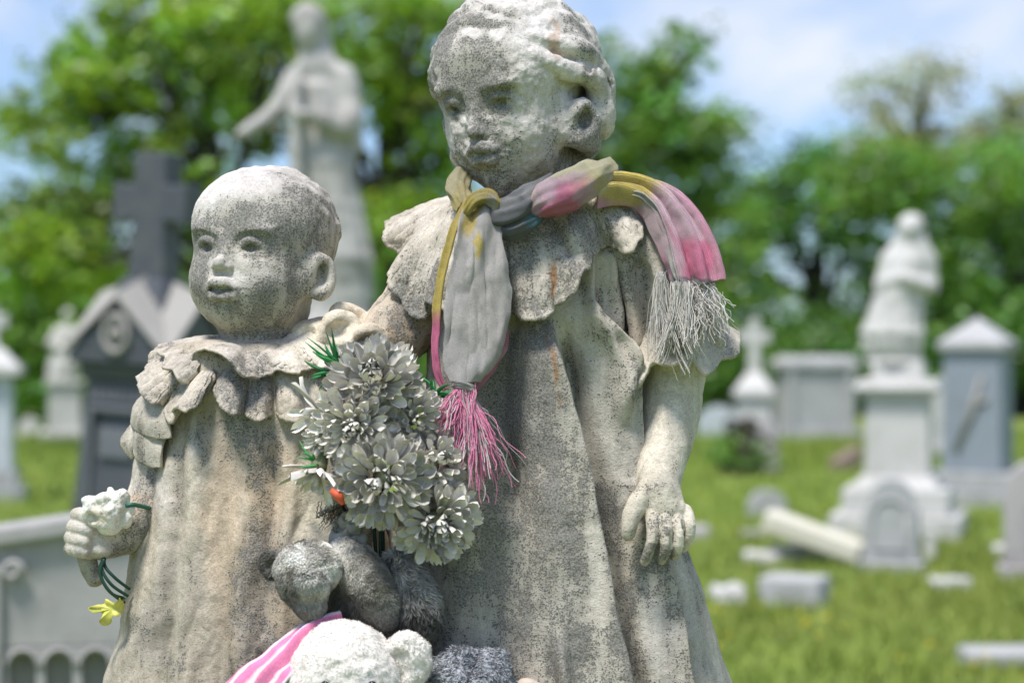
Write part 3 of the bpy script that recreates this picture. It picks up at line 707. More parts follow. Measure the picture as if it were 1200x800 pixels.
def build_small(root):
    rows = [(396, 255, 350, 40), (403, 205, 385, 56), (412, 190, 412, 64), (440, 192, 430, 74), (480, 196, 436, 84), (520, 190, 440, 92), (560, 178, 445, 96), (620, 163, 452, 102), (700, 146, 462, 108), (800, 121, 476, 114), (965, 95, 500, 120)]
    ys = np.concatenate([np.linspace(396, 440, 26), np.arange(442, 966, 2.0)])
    def H(x, y, D):
        f = front(D, 0)
        P3 = np.stack([x, y, D], -1); wx = x+5*fbm(P3, 70, 2, 61)
        h = ridge(wx, y, [(214, 430), (206, 520), (192, 620), (180, 700), (165, 800), (140, 960)], 9, 9)
        h -= ridge(wx, y, [(222, 440), (216, 520), (206, 620), (198, 720), (190, 800), (170, 960)], 11, 7)
        h += ridge(wx, y, [(238, 440), (232, 520), (228, 620), (222, 720), (218, 800), (205, 960)], 10, 12)
        h -= ridge(wx, y, [(262, 470), (262, 560), (262, 660), (264, 800), (264, 960)], 8, 14)
        h += ridge(wx, y, [(300, 480), (290, 580), (284, 700), (288, 800), (290, 960)], 8, 18)
        h -= ridge(wx, y, [(335, 500), (325, 600), (310, 700), (305, 800), (310, 960)], 8, 12)
        h += ridge(wx, y, [(350, 500), (340, 600), (330, 700), (326, 800), (335, 960)], 8, 9)
        h += ridge(wx, y, [(385, 500), (390, 600), (380, 700), (380, 960)], 9, 18)
        h += ridge(wx+0.9*(y-740), y, [(170, 700), (170, 800), (170, 960)], 8, 16, y0=720)
        h *= .62
        h += 3.0*np.abs(fbm(np.stack([x+0.35*(y-600), y*0.35, D*0], -1), 26, 2, 77))*sstep(470, 560, y)
        h = h*sstep(440, 540, y)
        h = h*f+(8*np.sin(x*0.08))*(1-f)*sstep(440, 600, y)
        return h+2.6*fbm(P3, 30, 4, 66)+5*fbm(P3, 110, 2, 67)
    P = drape(rows, ys, 520, H, -4)
    V, F, Q = closed_solid(P)
    spots = [(285, 520, 60, 60, 0, GREY, .8, .16), (300, 690, 45, 110, 5, TAN, .75, .12), (300, 720, 22, 90, 0, GREY, .6, .15), (255, 600, 24, 100, 0, (.56, .45, .32), .65, -.06), (315, 560, 50, 50, 20, (.58, .46, .32), .6, -.04),
             (375, 600, 40, 190, 6, (.62, .575, .44), .85, -.12), (365, 440, 38, 60, 15, (.66, .62, .50), .9, -.16), (195, 620, 16, 120, 8, GREY, .4, .06), (235, 520, 14, 70, 0, GREY, .5, .1), (170, 740, 30, 40, 0, GREY, .35, .04), (215, 700, 30, 60, 0, GREY, .25, .04),
             (350, 700, 30, 70, 0, (.52, .44, .32), .5, 0), (385, 605, 10, 8, 0, RUST, .35, 0), (200, 560, 12, 60, 5, CREAM, .6, -.1), (200, 780, 22, 26, 0, GREENISH, .4, .08), (210, 745, 70, 22, 20, GREENISH, .18, .05)]
    col, d = paint(V, (0.484, 0.437, 0.342), 0.07, spots, seed=24)
    body = mesh('girl_figure', px2w(V), F, STONE, root, attrs={'col': col, 'dirt': d}, label='smaller carved girl with cropped hair and a ruffled smock', origin=px2w([(290, 960, -4)])[0])
    # lower ruffle
    lo = [((300, 398, 60), (195, 404, 70), 0), ((270, 400, 50), (178, 412, 48), 8), ((258, 403, 36), (172, 428, 26), 10), ((252, 405, 22), (166, 442, 12), -2), ((250, 406, 12), (160, 446, 0), -10), ((250, 407, 4), (165, 462, -12), -14), ((251, 408, -4), (176, 473, -24), -14), ((253, 409, -10), (187, 473, -34), -6), ((255, 410, -16), (191, 480, -42), 2), ((258, 410, -22), (198, 496, -52), -8), ((261, 410, -27), (204, 488, -58), 0),
          ((264, 411, -31), (208, 481, -62), -8), ((268, 411, -34), (219, 485, -68), -16), ((272, 411, -37), (229, 478, -74), -10), ((276, 411, -40), (238, 464, -78), 8), ((280, 412, -42), (249, 455, -80), 12), ((284, 412, -44), (253, 466, -82), -2), ((288, 412, -46), (260, 480, -86), -10), ((293, 412, -47), (272, 487, -90), -12), ((298, 412, -48), (284, 481, -92), 0), ((304, 412, -48), (292, 490, -94), -8), ((310, 411, -48), (308, 495, -95), -11), ((316, 410, -48), (322, 484, -95), 2),
          ((322, 408, -47), (332, 492, -94), -8), ((328, 406, -45), (350, 497, -92), -11), ((333, 403, -43), (364, 486, -90), 0), ((338, 400, -40), (376, 492, -86), -8), ((342, 397, -36), (394, 488, -80), -8), ((346, 394, -30), (408, 474, -74), 2), ((350, 391, -24), (424, 470, -66), -8), ((353, 388, -16), (436, 452, -56), -6), ((355, 386, -6), (446, 430, -44), 2), ((356, 385, 6), (450, 412, -24), -8), ((352, 386, 24), (440, 400, 6), 0)]
    collar(lo, 'collar', body, 4.5, (0.507, 0.466, 0.372), 0.14, [(285, 440, 50, 40, 0, GREY, .55, .15), (300, 460, 34, 24, 0, TAN, .4, .12), (365, 450, 40, 50, 0, (.66, .62, .50), .95, -.22), (180, 455, 22, 20, 0, GREY, .3, .04)], seed=26, bulge=6, nu=480, nv=40, push=10, flat=(268, 325, 24), wmul=2.1)
    # upper ruffle
    up = [((300, 397, 50), (215, 402, 50), 0), ((282, 400, 36), (192, 404, 28), 4), ((270, 402, 20), (184, 414, 4), 6), ((265, 403, 8), (194, 420, -18), -6), ((263, 404, 0), (190, 432, -34), -8), ((262, 405, -6), (202, 435, -48), -6), ((264, 406, -12), (208, 446, -58), -6), ((266, 407, -18), (217, 450, -66), 2), ((268, 408, -24), (221, 432, -72), 10), ((271, 408, -28), (228, 413, -74), 12), ((275, 409, -33), (242, 412, -80), 6), ((279, 409, -36), (256, 414, -88), -2), ((283, 409, -39), (268, 424, -94), -8),
          ((288, 409, -42), (280, 438, -98), -8), ((294, 409, -44), (296, 443, -101), -6), ((302, 409, -45), (312, 440, -101), -2), ((310, 408, -45), (324, 434, -99), -2), ((318, 406, -44), (338, 438, -98), -4), ((326, 403, -42), (352, 440, -96), -6), ((332, 400, -40), (364, 432, -92), 0), ((338, 396, -36), (380, 434, -88), -8), ((343, 392, -30), (396, 428, -80), -4), ((347, 388, -22), (412, 416, -68), 2), ((350, 385, -10), (426, 406, -50), -8), ((352, 384, 6), (430, 392, -28), 0), ((350, 385, 24), (420, 384, 0), 0)]
    collar(up, 'collar_frill', body, 4.0, (0.496, 0.454, 0.366), 0.13, [(235, 425, 30, 24, 0, GREY, .6, .16), (300, 425, 50, 20, 0, GREY, .5, .14), (370, 410, 40, 40, 0, (.66, .62, .50), .95, -.22)], seed=29, bulge=5, nu=460, nv=36, push=14, flat=(262, 312, 27), wmul=2.1)
    # scooped neckline top and pale shoulder frill on the right
    K = Clay((325, 345, -100), (465, 440, 80), 1.3)
    K.ell((375, 398, -6), (44, 26, 52)); K.ell((410, 400, -10), (40, 24, 50), k=16)
    K.chain([(378, 396, -54), (384, 380, -52), (396, 371, -44), (412, 376, -38), (420, 388, -42)], [5, 7, 7, 6, 5], k=7, n=3)
    K.chain([(392, 366, -20), (404, 364, -10), (424, 374, 0), (442, 386, -12), (446, 396, -26)], [6, 7, 8, 9, 6], k=8, n=3)
    K.chain([(420, 392, -58), (434, 388, -50), (446, 396, -40), (448, 410, -38)], [6, 8, 8, 6], k=7, n=3)
    K.ell((398, 388, -58), (14, 9, 10), k=7, mode='cut'); K.ell((432, 402, -56), (13, 10, 12), k=7, mode='cut'); K.ell((360, 392, -46), (9, 12, 8), k=7, mode='cut')
    K.rough(1.8, 18, 4, 71)
    V, Q = K.extract()
    stone_mesh('shoulder_frill', V, Q, body, base=(0.708, 0.643, 0.496), dirt0=-0.06, spots=[(435, 395, 20, 20, 0, TAN, .5, .05)], seed=31, top=.3)
    # sleeve tiers on the left
    def tier(ring, outr, nm, waves, sd):
        Rg = catmull(ring, 120); Ou = catmull(outr, 120); t = np.linspace(0, 1, 24)[None, :, None]
        P = Rg[:, None]*(1-t)+Ou[:, None]*t
        P[..., 2] -= 7*np.sin(np.pi*t[..., 0]*0.9); P[..., 0] -= 5*np.sin(np.pi*t[..., 0]*0.8)
        P += (fbm(P, 18, 3, sd)*1.5)[..., None]
        V, Q = sheet(P, 4.5)
        stone_mesh(nm, V, Q, body, base=(0.496, 0.460, 0.372), dirt0=0.10, spots=[(175, 500, 30, 40, 0, GREY, .3, .05)], seed=sd)
    tier([(176, 462, 50), (172, 462, 26), (172, 464, 0), (178, 468, -26), (190, 472, -44), (204, 476, -50)], [(166, 490, 66), (160, 488, 36), (161, 498, 2), (170, 507, -30), (188, 513, -56), (206, 514, -66)], 'sleeve_ruffle', 3, 33)
    tier([(174, 492, 52), (166, 492, 26), (166, 494, 0), (172, 498, -22), (184, 502, -40), (198, 508, -50)], [(160, 530, 66), (150, 516, 40), (148, 522, 18), (160, 536, 4), (163, 526, -8), (166, 538, -26), (180, 545, -44), (194, 548, -58)], 'sleeve_ruffle', 3, 34)
    # arm and fist
    K = Clay((60, 440, -110), (240, 700, 70), 1.3)
    K.chain([(205, 470, 0), (198, 510, 2), (190, 560, 0), (180, 600, -6)], [34, 34, 33, 32], k=10, n=2)
    K.chain([(182, 598, -8), (155, 615, -24), (132, 630, -36)], [31, 25, 21], k=12, n=2)
    K.ell((114, 628, -42), (24, 27, 22), k=12)
    for i, (x, y, l, r) in enumerate([(97, 604, 22, 9.5), (92, 618, 24, 9.5), (89, 631, 24, 9), (88, 643, 21, 8)]):
        K.chain([(x+l, y+6, -46), (x+8, y+3, -64), (x-2, y, -56), (x-5, y, -42), (x+2, y+1, -24)], [r*.9, r*.95, r, r*.95, r*.9], k=2.6, n=2)
    K.chain([(128, 614, -52), (116, 608, -66), (106, 606, -70)], [9, 8.5, 7], k=4, n=2)
    K.ell((120, 645, -58), (13, 9, 10), k=8)
    K.rough(0.9, 12, 3, 14)
    V, Q = K.extract()
    stone_mesh('arm', V, Q, body, base=(0.555, 0.519, 0.425), dirt0=0.05, spots=[(165, 590, 22, 16, 0, (.48, .34, .2), .5, 0), (190, 580, 30, 60, 0, GREY, .3, .08), (150, 640, 40, 14, -20, GREY, .5, .1), (95, 625, 18, 30, 0, WHITE, .55, -.1), (178, 560, 20, 14, 0, GREY, .3, .05)], seed=36)
    K = Clay((80, 645, -80), (130, 700, -10), 1.2)
    K.chain([(98, 640, -44), (104, 662, -44), (110, 678, -44)], [11, 10.5, 9], k=3, n=2); K.ell((112, 680, -46), (9, 6, 9), k=4)
    K.rough(1.0, 12, 3, 15)
    V, Q = K.extract()
    stone_mesh('carved_stalk', V, Q, body, base=(0.401, 0.378, 0.295), dirt0=0.12, seed=37)
    K = Clay((85, 555, -120), (165, 635, -20), 1.0)
    K.ell((127, 598, -66), (25, 21, 20))
    R = np.random.default_rng(3)
    for i in range(26):
        v = R.normal(size=3); v /= np.linalg.norm(v); v[2] = -abs(v[2])*.8
        q = np.array([127, 597, -66])+v*np.array([26, 23, 20]); K.ell(q, R.uniform(4, 8.5), k=6)
    for q, r in (((106, 608, -80), 6), ((140, 615, -82), 5), ((120, 572, -82), 5), ((127, 590, -90), 4.5), ((112, 592, -86), 5), ((146, 600, -80), 4), ((134, 578, -86), 4)): K.ell(q, r, k=4, mode='cut')
    K.rough(1.5, 8, 3, 16)
    V, Q = K.extract()
    stone_mesh('carved_flower', V, Q, body, base=(0.800, 0.800, 0.708), dirt0=-0.15, spots=[(112, 600, 8, 14, 0, (.5, .36, .2), .4, 0)], seed=38)
    return body
def build_statue():
    root = empty('children_statue', px2w([(450, 962, 10)])[0], label='weathered marble statue of two embracing small girls in ruffled smocks, scarf round the taller one', cat='statue')
    b = build_big(root); big_head(b)
    s = build_small(root); small_head(s)
    return root
# ---------------------------------------------------------------- scarf, flowers and toys left on the statue
def cloth_mat(name, ribs=0.0, fuzz=0.3, sc_=900.0):
    m, nt, p = newmat(name)
    col = N(nt, 'ShaderNodeAttribute', attribute_name='col').outputs['Color']
    pos = N(nt, 'ShaderNodeNewGeometry').outputs['Position']
    n1 = noise_n(nt, pos, 60, 4, 0.6); n2 = noise_n(nt, pos, sc_, 3, 0.7)
    t = mathn(nt, 'MULTIPLY_ADD', n1, 0.7, 0.65)
    t2 = mathn(nt, 'MULTIPLY', t, mathn(nt, 'MULTIPLY_ADD', n2, 1.1, 0.45))
    c = N(nt, 'ShaderNodeVectorMath', operation='SCALE'); nt.links.new(col, c.inputs[0]); nt.links.new(t2, c.inputs['Scale'])
    h = mathn(nt, 'MULTIPLY', n2, 0.5)
    if ribs:
        uv = N(nt, 'ShaderNodeUVMap', uv_map='uv')
        w1 = N(nt, 'ShaderNodeTexWave', wave_type='BANDS', bands_direction='X', i_Scale=ribs, i_Distortion=1.2, i_Detail=1.5, i_Detail_Scale=2.0)
        w2 = N(nt, 'ShaderNodeTexWave', wave_type='BANDS', bands_direction='Y', i_Scale=ribs*1.1, i_Distortion=2.0, i_Detail=1.5)
        nt.links.new(uv.outputs[0], w1.inputs['Vector']); nt.links.new(uv.outputs[0], w2.inputs['Vector'])
        wv = mathn(nt, 'ADD', mathn(nt, 'MULTIPLY', w1.outputs['Fac'], 0.7), mathn(nt, 'MULTIPLY', w2.outputs['Fac'], 0.35))
        h = mathn(nt, 'ADD', h, wv)
        c2 = mixc(nt, 1.0, c.outputs[0], mixc(nt, wv, (0.60, 0.60, 0.60), (1.36, 1.36, 1.36)), 'MULTIPLY')
        nt.links.new(c2, p.inputs['Base Color'])
    else: nt.links.new(c.outputs[0], p.inputs['Base Color'])
    p.inputs['Roughness'].default_value = 0.95; p.inputs['Specular IOR Level'].default_value = 0.1
    if fuzz: p.inputs['Sheen Weight'].default_value = fuzz; p.inputs['Sheen Roughness'].default_value = 0.6
    b = N(nt, 'ShaderNodeBump', i_Strength=1.0, i_Distance=0.002); nt.links.new(h, b.inputs['Height']); nt.links.new(b.outputs[0], p.inputs['Normal'])
    return m
KNIT = cloth_mat('woven_cotton', ribs=110.0)
YARN = cloth_mat('yarn', fuzz=0.2)
YEL = np.array([0.80, 0.60, 0.10]); PINK = np.array([0.90, 0.19, 0.36]); LPINK = np.array([0.88, 0.60, 0.66]); LGREY = np.array([0.68, 0.63, 0.58]); DGREY = np.array([0.12, 0.125, 0.125]); CRM = np.array([0.86, 0.77, 0.42]); TEAL = np.array([0.03, 0.20, 0.25]); OFFW = np.array([0.66, 0.63, 0.60])
def blend(P, base, spots, wob=5.0, seed=0):
    col = np.tile(np.asarray(base, float), (len(P), 1)); wx = fbm(P, 16, 3, seed)*wob; wy = fbm(P, 16, 3, seed+5)*wob
    for cx, cy, rx, ry, ang, c, cs in spots:
        a = math.radians(ang); dx, dy = P[:, 0]+wx-cx, P[:, 1]+wy-cy
        u = (dx*math.cos(a)+dy*math.sin(a))/rx; v = (-dx*math.sin(a)+dy*math.cos(a))/ry
        col += (np.asarray(c)-col)*(sstep(1.2, 0.7, np.sqrt(u*u+v*v))*cs)[:, None]
    return col
def cloth_sheet(name, P, th, mat, parent, base, spots, rel=None, seed=0, **k):
    nu, nv, _ = P.shape
    V, Q = sheet(P, th)
    L1 = np.concatenate([[0], np.cumsum(np.linalg.norm(np.diff(P[:, nv//2], axis=0), axis=1))]); L2 = np.concatenate([[0], np.cumsum(np.linalg.norm(np.diff(P[nu//2], axis=0), axis=1))])
    uv = np.stack(np.meshgrid(L1/400, L2/400, indexing='ij'), -1).reshape(-1, 2); uv = np.concatenate([uv, uv])
    return mesh(name, px2w(V), Q, mat, parent, uv=uv, attrs={'col': blend(V, base, spots, seed=seed)}, **k)
def band(cl, wid, nrm_, nu, nv, folds=(), lift=0.0, seed=0):
    """ribbon along cl (x,y,d) with half widths; nrm_ = outward direction; folds = (waves, height, phase)"""
    c, r = resample(cl, nu, wid)
    T = np.gradient(c, axis=0); T /= np.linalg.norm(T, axis=1, keepdims=True)
    Nn = catmull(nrm_, nu); Nn -= T*(Nn*T).sum(1, keepdims=True); Nn /= np.linalg.norm(Nn, axis=1, keepdims=True)
    B = np.cross(T, Nn)
    s = np.linspace(-1, 1, nv)
    P = c[:, None]+B[:, None]*(s[None, :, None]*r[:, None, None])
    h = -lift*(s**2)[None, :]*np.ones((nu, 1))
    uu = np.linspace(0, 1, nu)[:, None]
    for wv, hh, ph in folds: h = h+hh*np.cos(s[None, :]*wv*np.pi+ph+1.2*np.sin(uu*3+ph))*np.ones((nu, 1))
    P = P+Nn[:, None]*h[..., None]
    return P + fbm(P, 24, 3, seed)[..., None]*1.5
def threads(name, starts, n, length, rad, parent, col_fn, seed, drift=(0, 1, 0), curl=1.0, tassels=0, fan=.10, **k):
    R = np.random.default_rng(seed); bag = Bag()
    T = []
    for i in range(tassels or n):
        d = np.array(drift, float)+R.normal(size=3)*(np.array([.13, .05, .08]) if tassels else np.array([.24, .10, .18])); T.append((np.array(starts(R), float), d/np.linalg.norm(d), R.uniform(.6, 1.1), R.uniform(0, 6), R.normal()*.05))
    for i in range(n):
        s0, d, ll, ph0, kx = T[i % len(T)]
        L_ = length*ll*R.uniform(.6, 1.1) if tassels else length*R.uniform(.45, 1.1); m = 17
        s1 = s0+R.normal(size=3)*([2.2, 1.5, 1.8] if tassels else 0)
        dd = d+R.normal(size=3)*fan; ph = R.uniform(0, 6); kz = R.normal()*.03; stray = R.random() < .12
        pts = [s1]; amp = curl*R.uniform(.12, .34)*(2.2 if stray else 1); fr = R.uniform(.6, 1.5)
        for j in range(m-1):
            d2 = dd+np.array([kx*j*.6+amp*math.sin(ph+j*fr)+.10*math.sin(ph0+j*.6), amp*.5*math.cos(ph*2+j*fr*.8), kz*j*.5+amp*.5*math.sin(j*fr+ph*1.7)]); d2[1] += .03*j
            d2 /= np.linalg.norm(d2); pts.append(pts[-1]+d2*L_/m)
        V, Fc = tube(pts, np.full(m, rad*R.uniform(.6, 1.25)), 4, cap=False)
        c = np.asarray(col_fn(R, s0)); bag.add(V, Fc, col=(*c, 1))
    V = px2w(bag.V())
    return mesh(name, V, np.array(bag.f), YARN, parent, attrs={'col': np.concatenate(bag.c)}, **k)
def tube_px(name, pts, rad, mat, parent, base, spots=(), n=48, seg=60, rib=0.0, nrib=5, seed=0, sq=1.0, **k):
    c, r = resample(pts, seg, rad)
    V, Fc = tube(c, r, n)
    V = np.array(V)
    if rib:
        i = np.arange(seg*n) % n; j = np.arange(seg*n)//n
        ctr = np.repeat(c, n, 0); o = V-ctr; ln = np.linalg.norm(o, axis=1, keepdims=True)
        V = ctr+o*(1+rib*(1-2.0*np.abs(np.cos(i/n*np.pi*nrib+j*0.07+seed+.5*np.sin(j*.15))))[:, None]+0.5*rib*np.cos(i/n*2*np.pi*(nrib*2+1)-j*.1)[:, None]+0.06*fbm(V, 18, 3, seed)[:, None]+0.25*rib*np.cos(i/n*2*np.pi*11-j*.16)[:, None])
    uv = np.stack([(np.arange(seg*n)//n)*0.01, (np.arange(seg*n) % n)*0.012], 1)
    return mesh(name, px2w(V), Fc, mat, parent, uv=uv, attrs={'col': blend(V, base, spots, seed=seed)}, **k)
def prop_scarf():
    root = empty('scarf', px2w([(560, 250, -95)])[0], label='frayed yellow, grey and pink knitted scarf knotted round the taller stone girl\'s neck', cat='scarf')
    # hanging tail
    rows = np.array([(228, 558, 582, -84), (240, 550, 584, -104), (258, 541, 584, -122), (285, 534, 588, -128), (312, 529, 594, -130), (340, 526, 598, -130), (370, 522, 598, -132), (400, 520, 590, -133), (422, 520, 581, -134), (436, 522, 571, -135), (448, 528, 562, -136)], float)
    ys = np.linspace(228, 448, 150); xl, xr, d = [np.interp(ys, rows[:, 0], rows[:, i]) for i in (1, 2, 3)]
    k = np.hanning(13)[None]; k = (k/k.sum())[0]
    sm = lambda a: np.convolve(np.pad(a, 6, mode='edge'), k, mode='valid')
    xl, xr, d = sm(xl), sm(xr), sm(d)
    s = np.linspace(0, 1, 60)
    X = xl[:, None]*(1-s)+xr[:, None]*s; Yy = np.broadcast_to(ys[:, None], X.shape).copy()
    D = d[:, None]-4*np.sin(np.pi*s)+6*np.cos(s*11+ys[:, None]*0.012)*np.clip((330-ys[:, None])/90, 0.05, 1)+3*np.cos((s-.5)*6+ys[:, None]*.02)*sstep(370, 430, ys[:, None])
    D = D+5*np.exp(-((1-s)/.05)**2)
    xw = fbm(np.stack([ys*0, ys, ys*0], -1), 26, 3, 8)*3.5; X = X+xw[:, None]*(s-.5)*1.6
    D = D-3.0*np.sin((X-560)*.16+(Yy-240)*.045)*sstep(420, 250, Yy)-2.2*np.abs(fbm(np.stack([X*1.6, Yy*.35, X*0], -1), 22, 2, 15))*2
    P = np.stack([X, Yy, D], -1); P += fbm(P, 30, 3, 5)[..., None]*2.0
    cloth_sheet('tail', P[:, ::-1], 2.0, KNIT, root, LGREY, [(553, 252, 9, 26, 15, YEL, .95), (562, 288, 5, 16, -8, YEL, .9), (579, 240, 6, 16, 0, YEL, .6), (590, 395, 7, 45, 12, LPINK, .15), (532, 260, 5, 20, 0, YEL, .6), (560, 435, 18, 20, 0, OFFW, .3)], seed=1)
    # folded-back left edge, yellow above and pink below
    P = band([(550, 236, -104), (536, 262, -119), (524, 300, -121), (516, 340, -121), (512, 380, -122), (511, 410, -124), (515, 440, -126), (522, 456, -128)], [5, 6, 6, 6, 6, 5, 5, 3], [(-.5, 0, -1), (-.7, 0, -1), (-.5, 0, -1), (-.4, 0, -1)], 120, 14, lift=-3, seed=4)
    cloth_sheet('edge_strip', P, 2.5, KNIT, root, YEL, [(512, 420, 40, 50, 0, PINK, 1.0)], seed=3)
    P = band([(592, 385, -122), (586, 405, -124), (574, 425, -128), (564, 440, -130), (556, 455, -132)], [4, 8, 10, 9, 4], [(.4, 0, -1), (.5, 0.2, -1), (.4, 0, -1)], 60, 12, seed=5)
    cloth_sheet('lower_fold', P, 2.5, KNIT, root, (0.62, 0.16, 0.26), [(580, 415, 20, 12, 0, LPINK, .4)], seed=6)
    tube_px('knot', [(532, 452, -136), (540, 450, -142), (552, 455, -140), (549, 464, -138)], [4, 6, 6, 4], KNIT, root, LGREY, rib=.12)
    # neck wrap
    tube_px('neck_wrap', [(548, 196, -20), (539, 212, -46), (538, 228, -72), (546, 244, -92)], [11, 14, 14, 11], KNIT, root, (.84, .72, .34), [(540, 235, 12, 20, 0, YEL, .6)], rib=.10, nrib=4)
    tube_px('neck_wrap', [(556, 240, -98), (580, 252, -108), (604, 246, -108), (628, 230, -100), (650, 218, -88)], [10, 19, 19, 18, 16], KNIT, root, DGREY, [(624, 226, 12, 10, 0, LGREY, .4), (560, 240, 8, 12, 0, YEL, .8), (590, 240, 20, 8, -20, LGREY, .35)], rib=.09, nrib=4, seed=2)
    tube_px('neck_wrap', [(575, 268, -104), (598, 270, -112), (620, 260, -110), (636, 246, -100)], [8, 12, 11, 8], KNIT, root, DGREY, [(626, 257, 12, 12, 0, TEAL, .95)], rib=.08, nrib=4, seed=3)
    tube_px('neck_wrap', [(622, 250, -106), (640, 234, -110), (664, 224, -104), (688, 210, -88), (706, 202, -64), (712, 196, -30)], [9, 22, 25, 22, 15, 12], KNIT, root, CRM, [(654, 236, 42, 24, -24, PINK, 1.0), (638, 224, 18, 18, 20, LPINK, .85), (660, 214, 30, 7, -20, LPINK, .6), (690, 214, 24, 10, -30, YEL, .2), (690, 226, 20, 9, -30, LPINK, .7), (625, 245, 8, 18, 20, LGREY, .6), (622, 258, 8, 8, 0, TEAL, .8), (706, 215, 10, 8, 0, YEL, .6)], rib=.075, nrib=5, seed=4)
    tube_px('knot', [(546, 250, -118), (556, 234, -124), (570, 230, -122), (580, 240, -118), (578, 258, -116)], [5, 8, 9, 8, 5], KNIT, root, YEL, [(574, 240, 8, 14, 0, LGREY, .7)], rib=.12, nrib=4, seed=5)
    # tail over the shoulder: folded along its length
    P = band([(694, 218, -84), (722, 214, -66), (752, 218, -58), (778, 234, -62), (798, 262, -70), (812, 294, -80), (824, 334, -84)], [14, 17, 20, 26, 30, 31, 29], [(0, -1, -.6), (0, -1, -.5), (.1, -1, -.6), (.35, -.8, -.8), (.5, -.4, -1), (.4, -.2, -1), (.3, 0, -1)], 170, 76, folds=[(2.6, 7.5, .4), (4.3, 3.0, 1.3), (7.1, 1.2, .3)], lift=12, seed=7)
    cloth_sheet('shoulder_tail', P, 3.5, KNIT, root, (0.80, 0.36, 0.46), [(735, 215, 52, 26, 12, YEL, 1.0), (700, 212, 14, 20, 0, CRM, .7), (786, 250, 12, 40, -35, LPINK, .9), (770, 270, 12, 40, -25, OFFW, .6), (802, 250, 10, 50, -38, LPINK*.9, .8), (815, 305, 22, 28, 0, PINK, .75), (790, 310, 12, 30, -20, LPINK, .8), (822, 335, 40, 9, 8, DGREY, .85), (800, 330, 30, 4, 8, LGREY, .6)], seed=8)
    P = band([(738, 226, -70), (750, 227, -74), (758, 232, -76), (772, 248, -78), (784, 280, -86), (790, 312, -92), (796, 328, -92)], [3, 4, 4.5, 4.5, 4.5, 4.5, 3], [(-.4, 0, -1), (-.5, .3, -1), (-.8, .2, -1), (-.8, 0, -1)], 120, 12, lift=-2.5, seed=9)
    cloth_sheet('selvedge', P, 2.0, KNIT, root, LGREY, [(778, 270, 12, 30, 0, (.62, .42, .45), .8)], seed=9)
    def st(R):
        if R.random() < .55: u = R.random(); return (772+26*u+R.normal()*3, 322+14*u+R.normal()*4, -94+R.normal()*4)
        u = R.random(); return (796+46*u, 336+4*u+R.normal()*4, -94+14*u+R.normal()*4)
    def cf(R, s):
        k = R.uniform(.7, 1.15); return np.array([.72, .67, .60])*k
    threads('fringe', st, 620, 112, .5, root, cf, 11, curl=.55, tassels=12, fan=.055, kind='stuff')
    def st2(R): return (822+R.normal()*12, 344+R.normal()*7, -88+R.normal()*4)
    threads('fringe', st2, 170, 66, .48, root, cf, 12, drift=(.22, 1, -.1), curl=3.0, fan=.25, kind='stuff')
    def st3(R): return (545+R.normal()*4, 454+R.normal()*3, -138+R.normal()*3)
    def cf3(R, s): return np.array([.92, .30, .48])*R.uniform(.75, 1.08) if R.random() < .72 else np.array([.70, .62, .60])*R.uniform(.6, 1.1)
    threads('fringe', st3, 420, 120, .55, root, cf3, 13, drift=(.17, 1, -.10), curl=.6, tassels=10, fan=.07, kind='stuff')
    threads('fringe', lambda R: (544+R.normal()*4, 462+R.normal()*5, -142), 110, 58, .65, root, cf3, 14, drift=(-.55, .75, -.1), curl=1.3, kind='stuff')
    threads('fringe', lambda R: (552+R.normal()*3, 475+R.normal()*5, -140), 30, 125, .6, root, cf3, 15, drift=(.32, .9, 0), curl=1.5, kind='stuff')
# ---- flowers
def petal_mat():
    m, nt, p = newmat('faded_silk_petal')
    col = N(nt, 'ShaderNodeAttribute', attribute_name='col').outputs['Color']
    oi = N(nt, 'ShaderNodeObjectInfo'); pos = N(nt, 'ShaderNodeNewGeometry').outputs['Position']
    n1 = noise_n(nt, pos, 55, 3, 0.6); n2 = noise_n(nt, pos, 700, 3, 0.6)
    g = mathn(nt, 'MULTIPLY', mathn(nt, 'MULTIPLY_ADD', oi.outputs['Random'], 0.35, 0.8), mathn(nt, 'MULTIPLY_ADD', n1, 0.7, 0.6))
    g = mathn(nt, 'MULTIPLY', g, mathn(nt, 'MULTIPLY_ADD', n2, 0.35, 0.82))
    c = N(nt, 'ShaderNodeVectorMath', operation='SCALE'); nt.links.new(col, c.inputs[0]); nt.links.new(g, c.inputs['Scale'])
    nt.links.new(c.outputs[0], p.inputs['Base Color']); p.inputs['Roughness'].default_value = 0.8; p.inputs['Specular IOR Level'].default_value = 0.2
    return m
PETAL = petal_mat()
PLASTIC = None
def petal_geo(L_, W_, cup, curl, seed, notch=0.0, nu=9, nv=7):
    """petal along +X, cupped towards +Z, metres are sculpting units"""
    R = np.random.default_rng(seed)
    u = np.linspace(0, 1, nu)[:, None]; v = np.linspace(-1, 1, nv)[None, :]
    wid = W_*(0.30+0.85*sstep(0, .62, u))*np.sqrt(np.clip(1-((u-.72)/.285)**2*(u > .72), .06, 1))
    ln = L_*(u-notch*0.12*(1-np.abs(v))*(u > .8))
    z = cup*W_*(v**2)*(0.5+u)+curl*L_*u**2+R.normal()*.03*L_*np.sin(u*6)*v
    P = np.stack([ln+0*v, wid*v, z+0*v], -1)
    return P
